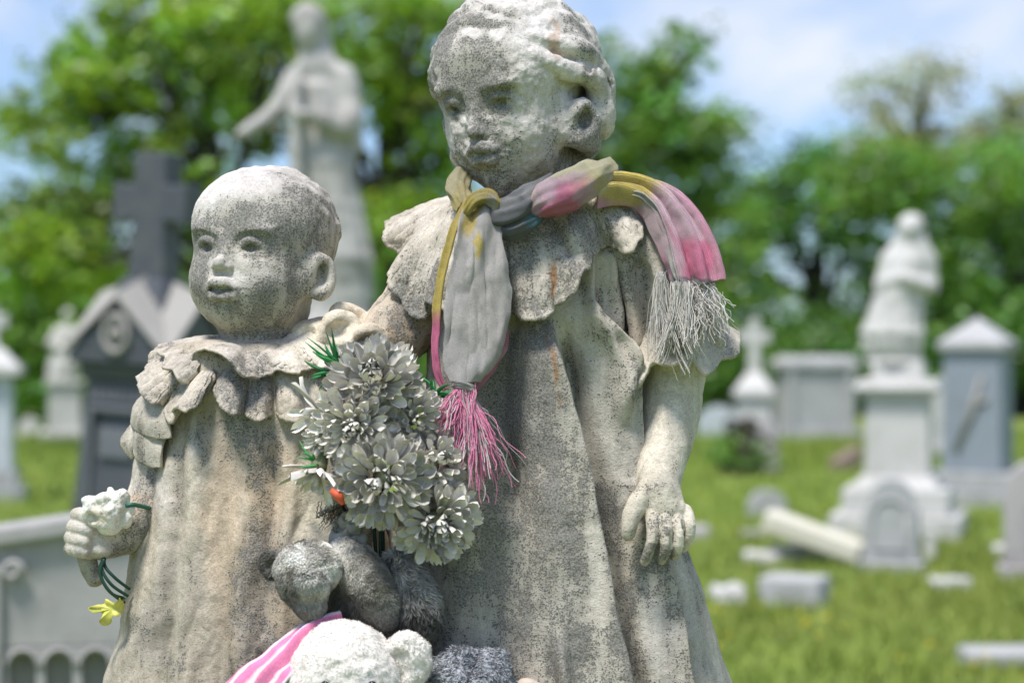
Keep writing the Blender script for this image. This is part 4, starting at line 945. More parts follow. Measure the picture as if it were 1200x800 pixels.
def flower(root, name, c, r, face, n, rng, rings=6, petals_left=[300], single=False, tone=1.0):
    """chrysanthemum head: c centre, face = direction it looks in (sculpting units)"""
    f = np.array(face, float); f /= np.linalg.norm(f)
    t = np.cross(f, [0.1, 1, 0.2]); t /= np.linalg.norm(t); b = np.cross(f, t)
    c = np.array(c, float)
    # the green cup the petals spring from
    P_, r_ = np.array([c-f*r*.55, c-f*r*.15, c]), [r*.12, r*.22, r*.05]
    V, Fc = tube(P_, r_, 10)
    head = mesh(name, px2w(V), Fc, GREENPL, root, attrs={'col': np.tile([.22, .23, .12], (len(V), 1))}, origin=px2w([c])[0])
    rest = []
    k = 0
    for ri in range(rings):
        q = (ri+.6)/rings                 # 0 centre .. 1 outside
        m = max(5, int(round(n*(0.35+q)/sum((0.35+(j+.6)/rings) for j in range(rings)))))
        for j in range(m):
            a = (j+rng.uniform(-.3, .3))/m*2*np.pi+ri*0.7
            bt = math.radians((70 if single else 108)*q**.9+rng.uniform(-7, 7))      # seat on the dome, from the facing axis
            rad_ = t*math.cos(a)+b*math.sin(a)
            base_ = f*math.cos(bt)+rad_*math.sin(bt)
            tilt = bt+math.radians((14 if single else 10+26*q)+rng.uniform(-10, 12))
            dirn = f*math.cos(tilt)+rad_*math.sin(tilt)
            side = -t*math.sin(a)+b*math.cos(a)
            up = np.cross(dirn, side)
            if up@f < 0: up = -up
            L_ = r*((.30+.75*q) if single else (0.38+0.27*q))*rng.uniform(.8, 1.2); W_ = r*(.078+.036*q)*rng.uniform(.75, 1.25)
            P = petal_geo(L_, W_, .95*rng.uniform(.4, 1.3), rng.uniform(.06, .36)-(.46*q)*rng.uniform(.2, 1.3), int(rng.integers(1e6)), notch=rng.uniform(0, 1.3))
            P = P.reshape(-1, 3)
            off = c+base_*r*(.12 if single else .44)-f*r*.12
            side2 = np.cross(up, dirn)
            Wd = off+P[:, :1]*dirn+P[:, 1:2]*side2+P[:, 2:3]*up
            colr = np.array([.76, .72, .635])*rng.uniform(.76, 1.12)*tone
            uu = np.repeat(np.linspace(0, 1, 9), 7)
            cc = colr[None]*(0.70+0.34*uu**.7)[:, None]  # darker petal base: shade between petals put into the colour
            vis = dirn[2] < .55
            if petals_left[0] > 0 and vis and q > .12:
                petals_left[0] -= 1
                Q = grid_faces(9, 7)
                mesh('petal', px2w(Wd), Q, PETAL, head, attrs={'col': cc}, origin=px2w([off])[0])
            else: rest.append((Wd, cc))
    if rest:
        bag = Bag(); Q = [tuple(q_) for q_ in grid_faces(9, 7)]
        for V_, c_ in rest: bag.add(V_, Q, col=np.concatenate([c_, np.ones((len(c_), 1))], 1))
        mesh('inner_petals', px2w(bag.V()), np.array(bag.f), PETAL, head, attrs={'col': np.concatenate(bag.c)}, kind='stuff')
def simple_mat(name, col=None, rough=0.5, spec=0.4, metal=0.0, nscale=80, namp=0.35, bump=0.0):
    m, nt, p = newmat(name)
    pos = N(nt, 'ShaderNodeNewGeometry').outputs['Position']
    base = N(nt, 'ShaderNodeAttribute', attribute_name='col').outputs['Color'] if col is None else None
    n1 = noise_n(nt, pos, nscale, 5, 0.62)
    g = mathn(nt, 'MULTIPLY_ADD', n1, namp*2, 1-namp)
    c = N(nt, 'ShaderNodeVectorMath', operation='SCALE'); nt.links.new(g, c.inputs['Scale'])
    if base is not None: nt.links.new(base, c.inputs[0])
    else: c.inputs[0].default_value = col
    nt.links.new(c.outputs[0], p.inputs['Base Color']); p.inputs['Roughness'].default_value = rough; p.inputs['Specular IOR Level'].default_value = spec; p.inputs['Metallic'].default_value = metal
    if bump:
        b = N(nt, 'ShaderNodeBump', i_Strength=0.6, i_Distance=bump); nt.links.new(n1, b.inputs['Height']); nt.links.new(b.outputs[0], p.inputs['Normal'])
    return m
GREENPL = simple_mat('green_plastic', rough=0.45, nscale=200)
WIRE = simple_mat('tarnished_wire', (.35, .34, .32), 0.35, 0.5, 0.9, 300)
def sprig(parent, c, n, L_, seed, col=(.03, .22, .06), dirs=(0, -1, -.3), spread=.8):
    R = np.random.default_rng(seed)
    for i in range(n):
        d = np.array(dirs, float)+R.normal(size=3)*spread*np.array([1, .7, .5]); d /= np.linalg.norm(d)
        k = R.normal(size=3)*.25; L1 = L_*R.uniform(.6, 1.2)
        pts = [np.array(c, float)+d*L1*t+k*L1*t*t for t in np.linspace(0, 1, 7)]
        V, Fc = tube(pts, np.array([1.6, 1.8, 1.9, 1.8, 1.5, 1.1, .3])*R.uniform(.7, 1.3), 4)
        V = np.array(V); cc = np.array(col)*R.uniform(.6, 1.7)
        mesh('leaf', px2w(V), Fc, GREENPL, parent, attrs={'col': np.tile(cc, (len(V), 1))})
def prop_bouquet():
    root = empty('artificial_bouquet', px2w([(447, 680, -130)])[0], label='bunch of faded cream artificial chrysanthemums tucked between the two stone girls', cat='flowers')
    rng = np.random.default_rng(21); left = [300]
    F = [((437, 450, -156), 60, (-.05, -.45, -1), 185, 11), ((448, 562, -186), 62, (-.2, .25, -1), 190, 11), ((512, 612, -160), 54, (.3, .5, -1), 165, 10), ((415, 500, -172), 52, (-.25, .2, -1), 150, 10), ((509, 543, -152), 46, (.5, -.25, -1), 115, 8), ((484, 490, -150), 42, (.4, .1, -1), 105, 8), ((386, 512, -150), 36, (-.8, .3, -1), 60, 6)]
    for c, r, f, n, rg in F: flower(root, 'flower_head', c, r, f, n, rng, rg, left)
    flower(root, 'flower_head', (372, 482, -146), 44, (-.8, .3, -.5), 12, rng, 2, left, single=True, tone=1.1)
    flower(root, 'flower_head', (372, 552, -158), 46, (-.35, 1, -.45), 18, rng, 2, left, single=True, tone=1.0)
    st = [((437, 448, -140), (448, 600, -120), (448, 690, -130)), ((450, 562, -170), (446, 620, -135), (446, 690, -132)), ((514, 612, -145), (470, 650, -118), (452, 700, -126)), ((417, 500, -155), (436, 600, -125), (443, 690, -128)), ((377, 545, -136), (400, 590, -120), (440, 670, -126))]
    for q in st: tube_px('stem', q, [2, 2.2, 2.6], GREENPL, root, (.015, .035, .02), n=7, seg=18)
    sprig(root, (396, 428, -135), 13, 34, 2, dirs=(-.25, -.8, -.3)); sprig(root, (388, 436, -135), 5, 30, 6, dirs=(-.9, .0, -.3), spread=.4)
    sprig(root, (508, 464, -128), 12, 26, 3, dirs=(.3, -.3, -.3)); sprig(root, (378, 545, -150), 8, 34, 4, col=(.06, .26, .08), dirs=(-.5, -.3, -.3), spread=.6)
    V, Fc = tube([(388, 574, -196), (397, 581, -200), (402, 590, -196)], [3, 6, 3], 8)
    mesh('berry', px2w(V), Fc, simple_mat('faded_red', (.6, .10, .04), 0.6), root)
    # twisted garland wire
    t = np.linspace(0, 1, 120)
    pts = np.stack([372+40*t+2.4*np.cos(t*70), 604-22*t+2.4*np.sin(t*70), -140+2.4*np.sin(t*70+1)], 1); V, Fc = tube(pts, 1.1, 5)
    mesh('garland_wire', px2w(V), Fc, WIRE, root)
    threads('tinsel', lambda R: (396+R.normal()*9, 592+R.normal()*8, -128+R.normal()*5), 90, 30, .45, root, lambda R, s: np.array([.12, .11, .08])*R.uniform(.4, 1.5), 5, drift=(-.1, .6, -.2), curl=3, kind='stuff')
    for (x, y, r, s) in ((398, 628, 13, 1), (414, 616, 11, 2), (405, 612, 9, 3), (420, 634, 10, 4)):
        K = Clay((x-20, y-20, -165), (x+20, y+20, -105), 1.2); K.ell((x, y, -134), (r, r*1.3, r)); K.ell((x, y-r*.9, -142), (r*.5, r*.6, r*.5), k=3, mode='cut'); K.rough(2.4, 9, 3, s); V, Q = K.extract()
        mesh('withered_bud', px2w(V), Q, PETAL, root, attrs={'col': np.tile(np.array([.36, .35, .30]), (len(V), 1))})
# ---- plush toys
def fur_mat(name):
    m, nt, p = newmat(name); col = N(nt, 'ShaderNodeAttribute', attribute_name='col').outputs['Color']
    pos = N(nt, 'ShaderNodeNewGeometry').outputs['Position']; hn = noise_n(nt, pos, 210, 4, .65, 1.2); b = N(nt, 'ShaderNodeBump', i_Strength=.55, i_Distance=.003); nt.links.new(hn, b.inputs['Height']); nt.links.new(b.outputs[0], p.inputs['Normal'])
    nt.links.new(mixc(nt, 1.0, col, mixc(nt, mathn(nt, 'MULTIPLY_ADD', hn, 2, -.5, clamp=True), (.78, .78, .76), (1.1, 1.1, 1.1)), 'MULTIPLY'), p.inputs['Base Color']); p.inputs['Roughness'].default_value = 0.9; p.inputs['Specular IOR Level'].default_value = 0.25; p.inputs['Sheen Weight'].default_value = 0.3
    return m
FUR = fur_mat('matted_plush')
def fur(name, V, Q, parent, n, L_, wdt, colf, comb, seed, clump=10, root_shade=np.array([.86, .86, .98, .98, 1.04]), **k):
    """short fur as thin blades; comb = direction the pile lies in"""
    R = np.random.default_rng(seed); Nn = vnormals(V, Q)
    a = np.linalg.norm(np.cross(V[Q[:, 2]]-V[Q[:, 0]], V[Q[:, 3]]-V[Q[:, 1]]), axis=1)
    qi = R.choice(len(Q), n, p=a/a.sum()); w_ = R.dirichlet([1, 1, 1, 1], n)
    P = sum(V[Q[qi, i]]*w_[:, i:i+1] for i in range(4)); No = sum(Nn[Q[qi, i]]*w_[:, i:i+1] for i in range(4)); No /= np.linalg.norm(No, axis=1, keepdims=True)
    nz = np.stack([fbm(P, clump, 2, seed+i) for i in range(3)], 1)*.9
    d = np.asarray(comb, float)[None]+nz+R.normal(size=(n, 3))*.25
    d -= No*(d*No).sum(1, keepdims=True); d = d/np.maximum(np.linalg.norm(d, axis=1, keepdims=True), .3)*.9+No*.55
    ln = L_*R.uniform(.5, 1.2, n)[:, None]
    tip = P+d*ln; mid = P+(d+No*.3)*ln*.5
    s = np.cross(d, No); s /= np.linalg.norm(s, axis=1, keepdims=True); s *= wdt*R.uniform(.6, 1.3, n)[:, None]
    VV = np.stack([P-s, P+s, mid+s*.7, mid-s*.7, tip], 1).reshape(-1, 3)
    b = np.arange(n)[:, None]*5
    F_ = np.concatenate([b+np.array([0, 1, 2]), b+np.array([0, 2, 3]), b+np.array([3, 2, 4])])
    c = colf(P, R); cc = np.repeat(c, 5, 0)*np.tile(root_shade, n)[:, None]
    return mesh(name, px2w(VV), F_, FUR, parent, attrs={'col': np.clip(cc, 0, 1)}, kind='stuff', **k)
def plush(name, K, parent, colf, n, L_, wdt, comb, seed, **k):
    V, Q = K.extract(); R = np.random.default_rng(seed)
    o = mesh(name, px2w(V), Q, FUR, parent, attrs={'col': colf(V, R)*.9}, **k)
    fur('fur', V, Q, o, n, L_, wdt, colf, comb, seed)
    return o
def prop_dark_bear():
    root = empty('dark_plush_bear', px2w([(440, 900, -150)])[0], label='weather-worn dark grey plush bear slumped head down under the flowers', cat='toy bear')
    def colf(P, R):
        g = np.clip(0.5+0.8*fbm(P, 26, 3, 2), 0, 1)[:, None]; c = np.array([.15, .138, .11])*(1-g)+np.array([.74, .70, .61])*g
        up = sstep(735, 650, P[:, 1])[:, None]; c = c*(.45+1.0*up)  # paler towards the top: light from above painted into the fur
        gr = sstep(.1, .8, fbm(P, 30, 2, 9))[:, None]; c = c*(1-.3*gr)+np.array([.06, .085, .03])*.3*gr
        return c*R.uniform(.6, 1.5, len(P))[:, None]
    K = Clay((290, 610, -240), (420, 750, -110), 1.5)
    K.ell((360, 666, -172), (41, 33, 38)); K.ell((364, 706, -182), (19, 22, 22), k=18); K.ell((364, 686, -200), (22, 16, 16), k=10); K.ell((352, 690, -178), (24, 22, 26), k=14)
    K.chain([(358, 676, -216), (372, 664, -212), (392, 650, -200)], 2.0, k=5, mode='cut', n=3); K.rough(2, 18, 3, 4)
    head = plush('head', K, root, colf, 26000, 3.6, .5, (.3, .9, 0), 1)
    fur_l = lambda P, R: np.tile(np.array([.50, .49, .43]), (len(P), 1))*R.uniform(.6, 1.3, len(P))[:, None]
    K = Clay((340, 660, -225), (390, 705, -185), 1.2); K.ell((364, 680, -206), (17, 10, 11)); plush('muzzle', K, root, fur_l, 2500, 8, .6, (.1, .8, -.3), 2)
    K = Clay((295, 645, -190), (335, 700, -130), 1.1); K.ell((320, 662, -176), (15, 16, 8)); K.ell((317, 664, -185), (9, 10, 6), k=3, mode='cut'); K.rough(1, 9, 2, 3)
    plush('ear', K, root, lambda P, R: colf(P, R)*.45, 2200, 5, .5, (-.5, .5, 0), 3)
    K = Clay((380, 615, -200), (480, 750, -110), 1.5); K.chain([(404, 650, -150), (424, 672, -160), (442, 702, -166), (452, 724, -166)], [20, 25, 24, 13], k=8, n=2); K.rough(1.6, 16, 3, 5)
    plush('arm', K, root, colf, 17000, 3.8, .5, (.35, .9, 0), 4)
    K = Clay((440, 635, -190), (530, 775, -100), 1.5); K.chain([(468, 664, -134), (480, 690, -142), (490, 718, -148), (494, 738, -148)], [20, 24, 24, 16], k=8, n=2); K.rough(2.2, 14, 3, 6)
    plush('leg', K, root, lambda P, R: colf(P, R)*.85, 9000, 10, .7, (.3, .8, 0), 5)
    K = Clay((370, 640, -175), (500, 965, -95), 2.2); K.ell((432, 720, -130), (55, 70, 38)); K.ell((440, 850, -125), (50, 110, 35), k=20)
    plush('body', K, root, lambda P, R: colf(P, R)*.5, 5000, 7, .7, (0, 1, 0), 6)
def prop_white_bear():
    root = empty('white_plush_bear', px2w([(418, 962, -175)])[0], label='white fleece plush bear at the bottom edge in front of the dark bear', cat='toy bear')
    def colf(P, R):
        g = np.clip(0.6+0.6*fbm(P, 22, 3, 12), 0, 1)[:, None]; c = np.array([.88, .81, .72])*(1-g)+np.array([.98, .92, .84])*g
        return c*R.uniform(.92, 1.06, len(P))[:, None]
    K = Clay((310, 700, -290), (530, 900, -120), 2.0)
    K.ell((402, 806, -200), (70, 80, 66)); K.ell((408, 842, -250), (34, 26, 26), k=14); K.rough(2.6, 14, 3, 8)
    plush('head', K, root, colf, 9000, 2.4, .6, (-.3, .4, 0), 7)
    K = Clay((435, 720, -240), (525, 830, -150), 1.5); K.ell((472, 778, -206), (33, 40, 19), rot=[[.94, -.34, 0], [.34, .94, 0], [0, 0, 1]]); K.ell((464, 788, -226), (17, 26, 10), k=8, mode='cut'); K.rough(2, 12, 3, 9)
    plush('ear', K, root, colf, 3500, 2.4, .6, (.3, -.5, -.2), 8)
    K = Clay((300, 735, -240), (365, 830, -150), 1.6); K.ell((350, 790, -198), (26, 33, 15)); plush('ear', K, root, colf, 3000, 7.5, 1.0, (-.3, -.5, -.2), 18)
    K = Clay((330, 860, -260), (510, 966, -120), 2.4); K.ell((420, 930, -185), (75, 65, 55)); plush('body', K, root, colf, 4000, 8, 1.0, (0, .6, 0), 9)
    for x in (381, 436):
        K = Clay((x-12, 790, -285), (x+12, 818, -235), 1.0); K.ell((x, 803, -262 if x < 400 else -264), (6, 6, 5)); V, Q = K.extract()
        mesh('eye', px2w(V), Q, simple_mat('black_bead', (.012, .012, .012), .15, .6), root)
    K = Clay((395, 825, -300), (425, 855, -255), 1.0); K.ell((409, 838, -278), (10, 7, 6)); V, Q = K.extract(); mesh('nose', px2w(V), Q, simple_mat('brown_thread', (.10, .05, .04), .7), root)
def prop_striped_cloth():
    P = band([(398, 724, -170), (372, 732, -186), (346, 750, -198), (320, 776, -208), (292, 806, -214), (268, 850, -212), (255, 900, -206), (250, 962, -200)], [12, 20, 26, 32, 38, 42, 44, 46], [(-.2, -.9, -.4), (-.4, -.9, -.6), (-.6, -.7, -.7), (-.6, -.5, -.9), (-.6, -.3, -1), (-.5, 0, -1)], 130, 60, folds=[(2.2, 5, .4), (3.7, 2.2, 1.0)], lift=10, seed=31)
    nu, nv, _ = P.shape
    V, Q = sheet(P, 3)
    s = np.tile(np.linspace(-1, 1, nv), nu); s = np.concatenate([s, s])
    st_ = sstep(-.15, .15, np.sin(s*15+0.5)+.45)[:, None]
    col = np.array([.82, .24, .42])*st_+np.array([.78, .70, .70])*(1-st_)
    o = mesh('striped_cloth', px2w(V), Q, cloth_mat('striped_cotton', 0, .1), None, attrs={'col': col}, label='pink and white striped cloth draped beside the white plush bear\'s head', cat='cloth')
def prop_knit_hat():
    root = None
    K = Clay((480, 730, -235), (640, 966, -90), 1.7)
    K.ell((552, 812, -165), (54, 52, 42)); K.cap((575, 790, -165), (588, 768, -166), 26, 9, k=16); K.cap((520, 790, -165), (535, 776, -170), 22, 18, k=14); K.ell((556, 772, -190), (10, 26, 16), k=14, mode='cut')
    K.ell((552, 890, -160), (62, 75, 44), k=20); K.rough(2.6, 22, 3, 17)
    V, Q = K.extract()
    n = fbm(V, 3.0, 2, 5)[:, None]; c = np.where(n > .0, .42, .12)+0*V; c = np.clip(c+fbm(V, 2.0, 1, 6)[:, None]*.12, .03, .7)*np.array([.97, 1, 1.06])
    o = mesh('knit_hat', px2w(V), Q, YARN, None, attrs={'col': c}, label='grey and white flecked knitted hat heaped at the foot of the taller girl', cat='hat')
    def colf(P, R):
        return np.where(R.random(len(P))[:, None] < .5, .55, .10)*np.ones((len(P), 3))*np.array([.96, 1, 1.05])
    fur('loose_wool', V, Q, o, 22000, 5, .5, colf, (-.4, .3, 0), 19)
    K = Clay((590, 780, -175), (660, 966, -100), 1.7); K.ell((619, 820, -150), (23, 26, 18)); K.ell((622, 900, -146), (26, 64, 18), k=10); K.rough(1.5, 14, 3, 18); V, Q = K.extract()
    mesh('plush_paw', px2w(V), Q, FUR, None, attrs={'col': np.tile(np.array([.62, .50, .40]), (len(V), 1))}, label='small pale pink plush toy just showing right of the knitted hat', cat='toy')
def prop_hand_stems():
    root = empty('artificial_flower', px2w([(132, 660, -50)])[0], label='dark green wire flower stems with one yellow leaf held in the smaller girl\'s fist', cat='artificial flower')
    for i, q in enumerate([((128, 640, -56), (122, 660, -62), (134, 676, -66), (152, 690, -58)), ((126, 642, -60), (119, 664, -64), (130, 684, -68), (150, 698, -60)), ((124, 650, -58), (117, 668, -62), (126, 690, -64), (146, 706, -56)), ((122, 655, -66), (118, 674, -66), (130, 694, -68), (144, 700, -60))]):
        tube_px('stem', q, [2.1, 2.1, 2.0, 1.9], GREENPL, root, (.012, .05, .03), n=7, seg=22)
    tube_px('stem', [(120, 604, -60), (150, 592, -76), (162, 592, -66), (178, 596, -40)], [2.6, 2.8, 2.8, 2.6], GREENPL, root, (.02, .12, .08), n=8, seg=22)
    tube_px('stem', [(146, 700, -60), (142, 708, -62), (136, 712, -62)], [1.6, 1.5, 1.2], GREENPL, root, (.10, .12, .02), n=7, seg=8)
    # lobed leaf
    ol = [(140, 700), (134, 706), (124, 701), (122, 707), (114, 708), (103, 712), (110, 718), (118, 717), (120, 721), (116, 728), (122, 733), (130, 730), (132, 722), (138, 722), (144, 716), (146, 708)]
    c = np.array([131, 713.0]); R = np.random.default_rng(2); V = []; Fc = []
    rings = [0, .5, 1.0]
    O = catmull(ol+[ol[0]], 64)[:-1] if False else catmull([(*p, 0) for p in ol+[ol[0]]], 65)[:-1, :2]
    V.append((*c, -66)); 
    for q in rings[1:]:
        for p in O: x, y = c+(p-c)*q; V.append((x, y, -66+5*math.sin(x*.22)*q+4*q*math.cos(y*.3)))
    m = 64
    for i in range(m): Fc.append((0, 1+i, 1+(i+1) % m)); Fc.append((1+i, 1+m+i, 1+m+(i+1) % m, 1+(i+1) % m))
    V = np.array(V); W_ = V+[0, 0, 1.2]; n0 = len(V); F2 = [tuple(reversed([i+n0 for i in f])) for f in Fc]
    rim = [(1+m+i, 1+m+i+n0, 1+m+(i+1) % m+n0, 1+m+(i+1) % m) for i in range(m)]
    VV = np.concatenate([V, W_])
    mesh('leaf', px2w(VV), Fc+F2+rim, GREENPL, root, attrs={'col': np.tile([.62, .60, .12], (len(VV), 1))}, label='yellow lobed leaf')
# ---------------------------------------------------------------- ground, graves and trees behind
def stone_mat(name, c0, c1, dirt=(.12, .12, .09), sc_=9, amt=.5, rough=.75, spec=.3):
    m, nt, p = newmat(name); pos = N(nt, 'ShaderNodeNewGeometry').outputs['Position']
    n1 = noise_n(nt, pos, sc_, 6, .65); n2 = noise_n(nt, pos, 90, 3, .7); n3 = noise_n(nt, pos, 2.6, 4, .6)
    c = mixc(nt, n2, c0, c1)
    r = N(nt, 'ShaderNodeMapRange', interpolation_type='SMOOTHSTEP'); r.inputs['From Min'].default_value = .46; r.inputs['From Max'].default_value = .72; r.inputs['To Max'].default_value = amt
    nt.links.new(mathn(nt, 'MULTIPLY_ADD', n3, .5, mathn(nt, 'MULTIPLY', n1, .55)), r.inputs['Value'])
    nt.links.new(mixc(nt, r.outputs[0], c, dirt), p.inputs['Base Color'])
    p.inputs['Roughness'].default_value = rough; p.inputs['Specular IOR Level'].default_value = spec
    b = N(nt, 'ShaderNodeBump', i_Strength=.5, i_Distance=.01); nt.links.new(n1, b.inputs['Height']); nt.links.new(b.outputs[0], p.inputs['Normal'])
    return m
MARB = stone_mat('white_marble', (.52, .50, .46), (.66, .64, .60), (.30, .29, .25), amt=.45)
MARBG = stone_mat('grey_marble', (.38, .375, .36), (.50, .495, .48), (.20, .20, .18), amt=.5)
GRAN = stone_mat('dark_granite', (.055, .062, .070), (.10, .108, .118), (.15, .15, .14), amt=.4, rough=.5, spec=.4)
GRANL = stone_mat('light_granite', (.29, .275, .245), (.40, .38, .34), (.20, .19, .17), amt=.4)
BLUEG = stone_mat('blue_grey_granite', (.22, .25, .28), (.32, .355, .39), (.20, .22, .22), amt=.4)
BROWN = stone_mat('brown_stone', (.20, .15, .11), (.27, .21, .16), amt=.5)
def locbag(): return Bag()
def fin(bag, name, mat, parent, bev=.012, **k):
    o = bag.build(name, mat, parent, keep=True, **k)
    if bev:
        md = o.modifiers.new('bevel', 'BEVEL'); md.width = bev; md.segments = 2; md.limit_method = 'ANGLE'
    return o
def part_box(name, mat, parent, w_, d_, z0, z1, cx=0, cy=0, taper=1.0, bev=.012, **k):
    return fin(Bag().box(cx-w_/2, cx+w_/2, cy-d_/2, cy+d_/2, z0, z1, taper), name, mat, parent, bev, **k)
def clay_part(K, name, mat, parent, **k):
    V, Q = K.extract(); return mesh(name, V, Q, mat, parent, keep=True, **k)
def ground_z(x, y): return 0.06*math.sin(x*.21+1)*math.cos(y*.13)*min(1, max(0, (y-5)/10))
def site(name, px, Y, rz=0, lean=0, **k):
    p = at(px, 400, Y); o = empty(name, (p.x, Y, ground_z(p.x, Y)-.02), math.radians(rz), **k)
    if lean: o.rotation_euler[1] = math.radians(lean)
    return o
def prop_ground():
    xs = np.concatenate([[-900, -300, -120, -60], np.linspace(-30, 30, 121), [60, 120, 300, 900]]); ys = np.concatenate([[-600, -100, -20], np.linspace(-4, 44, 97), [60, 100, 200, 400, 1200]])
    X, Y = np.meshgrid(xs, ys, indexing='ij'); Z = np.vectorize(ground_z)(X, Y)*(np.abs(X) < 40)*(Y < 50)
    Q = grid_faces(len(xs), len(ys))[:, ::-1]
    Q = Q[:, ::-1]
    m, nt, p = newmat('meadow'); pos = N(nt, 'ShaderNodeNewGeometry').outputs['Position']
    n1 = noise_n(nt, pos, .5, 5, .6); n2 = noise_n(nt, pos, 7, 5, .65); n3 = noise_n(nt, pos, 60, 3, .7)
    r = ramp(nt, [(.30, (.17, .24, .05)), (.5, (.225, .29, .07)), (.62, (.29, .31, .09)), (.75, (.37, .33, .14))])
    nt.links.new(mathn(nt, 'ADD', mathn(nt, 'MULTIPLY', n1, .6), mathn(nt, 'MULTIPLY', n2, .4)), r.inputs[0])
    c = mixc(nt, mathn(nt, 'MULTIPLY', n3, .6), r.outputs[0], (.03, .06, .012)); nt.links.new(c, p.inputs['Base Color']); p.inputs['Roughness'].default_value = .95; p.inputs['Specular IOR Level'].default_value = .1
    mesh('ground', np.stack([X, Y, Z], -1).reshape(-1, 3), Q, m, None, smooth=True, origin=(0, 0, 0), kind='structure')
    # blades of grass in the part of the meadow that is seen
    R = np.random.default_rng(4)
    n = 70000; Y = 7.5+26*R.random(n)**1.25; X = (R.uniform(-1, 1, n)*.30)*Y
    keepm = (X/Y > .02) | (X/Y < -.15); X, Y = X[keepm], Y[keepm]; n = len(X)
    Z = .06*np.sin(X*.21+1)*np.cos(Y*.13)*np.clip((Y-5)/10, 0, 1)
    h = R.uniform(.03, .10, n)*(1+.6*(Y > 24)); a = R.uniform(0, 6.28, n); wd = R.uniform(.004, .009, n)*(1+Y/20); ln = R.normal(size=(n, 2))*.03
    b = np.stack([X, Y, Z], 1); s = np.stack([np.cos(a)*wd, np.sin(a)*wd, 0*a], 1); tip = b+np.stack([ln[:, 0], ln[:, 1], h], 1)
    VV = np.stack([b-s, b+s, tip], 1).reshape(-1, 3)
    c = np.array([.19, .28, .04])+np.array([.12, .10, .04])*R.random((n, 1))**2; c *= R.uniform(.7, 1.3, (n, 1))
    pat = np.clip(fbm(np.stack([X, Y, 0*X], 1), 3, 2, 8), 0, 1)[:, None]; c = c*(1-pat*.5)+np.array([.22, .21, .05])*pat*.5
    m, nt, p = newmat('grass_blades'); col = N(nt, 'ShaderNodeAttribute', attribute_name='col').outputs['Color']; nt.links.new(col, p.inputs['Base Color']); p.inputs['Roughness'].default_value = .7
    p.inputs['Specular IOR Level'].default_value = .2
    mesh('grass', VV, np.arange(n*3).reshape(-1, 3), m, None, smooth=False, origin=(0, 20, 0), attrs={'col': np.repeat(c, 3, 0)}, kind='stuff', label='short sunlit cemetery grass between the graves', cat='grass')
    # dandelions
    n = 420; Y = 8+20*R.random(n); X = R.uniform(.02, .28, n)*Y; X[::4] *= -1
    k = fbm(np.stack([X, Y, 0*X], 1), 4, 2, 18) > -.1; X, Y = X[k], Y[k]; bag = Bag()
    for x, y in zip(X, Y):
        z = ground_z(x, y)+R.uniform(.05, .10); r = R.uniform(.010, .017)
        v = [(x+r*math.cos(t), y+r*math.sin(t), z) for t in np.arange(6)*math.pi/3]+[(x, y, z+r*.5), (x, y, z-r*.6)]
        bag.add(v, [(i, (i+1) % 6, 6) for i in range(6)]+[((i+1) % 6, i, 7) for i in range(6)], col=(.75, .55, .03, 1))
    bag.build('dandelions', m, None, kind='stuff', label='yellow dandelion heads scattered through the grass', cat='flowers')
# ---- trees
def leaf_mat(name, c, tr):
    m, nt, p = newmat(name); nt.nodes.remove(p); out_ = [n for n in nt.nodes if n.type == 'OUTPUT_MATERIAL'][0]
    col = N(nt, 'ShaderNodeAttribute', attribute_name='col').outputs['Color']
    d = N(nt, 'ShaderNodeBsdfDiffuse'); t = N(nt, 'ShaderNodeBsdfTranslucent'); g = N(nt, 'ShaderNodeBsdfGlossy', i_Roughness=.45); mx1 = N(nt, 'ShaderNodeMixShader', i_Fac=tr); mx2 = N(nt, 'ShaderNodeMixShader', i_Fac=.05)
    nt.links.new(mixc(nt, 1.0, col, c, 'MULTIPLY'), d.inputs['Color']); nt.links.new(mixc(nt, 1.0, col, (c[0]*1.5, c[1]*1.5, c[2]*.7), 'MULTIPLY'), t.inputs['Color'])
    L2 = nt.links.new; L2(d.outputs[0], mx1.inputs[1]); L2(t.outputs[0], mx1.inputs[2]); L2(mx1.outputs[0], mx2.inputs[1]); L2(g.outputs[0], mx2.inputs[2]); L2(mx2.outputs[0], out_.inputs['Surface'])
    return m
BARK = stone_mat('bark', (.05, .042, .034), (.09, .078, .062), (.03, .03, .02), 14, .6, .9, .1)
LEAFS = {'bright': leaf_mat('bright_leaves', (.24, .38, .05), .45), 'mid': leaf_mat('mid_green_leaves', (.16, .31, .055), .42), 'dark': leaf_mat('dark_leaves', (.12, .26, .055), .38), 'olive': leaf_mat('young_olive_leaves', (.34, .38, .22), .45)}
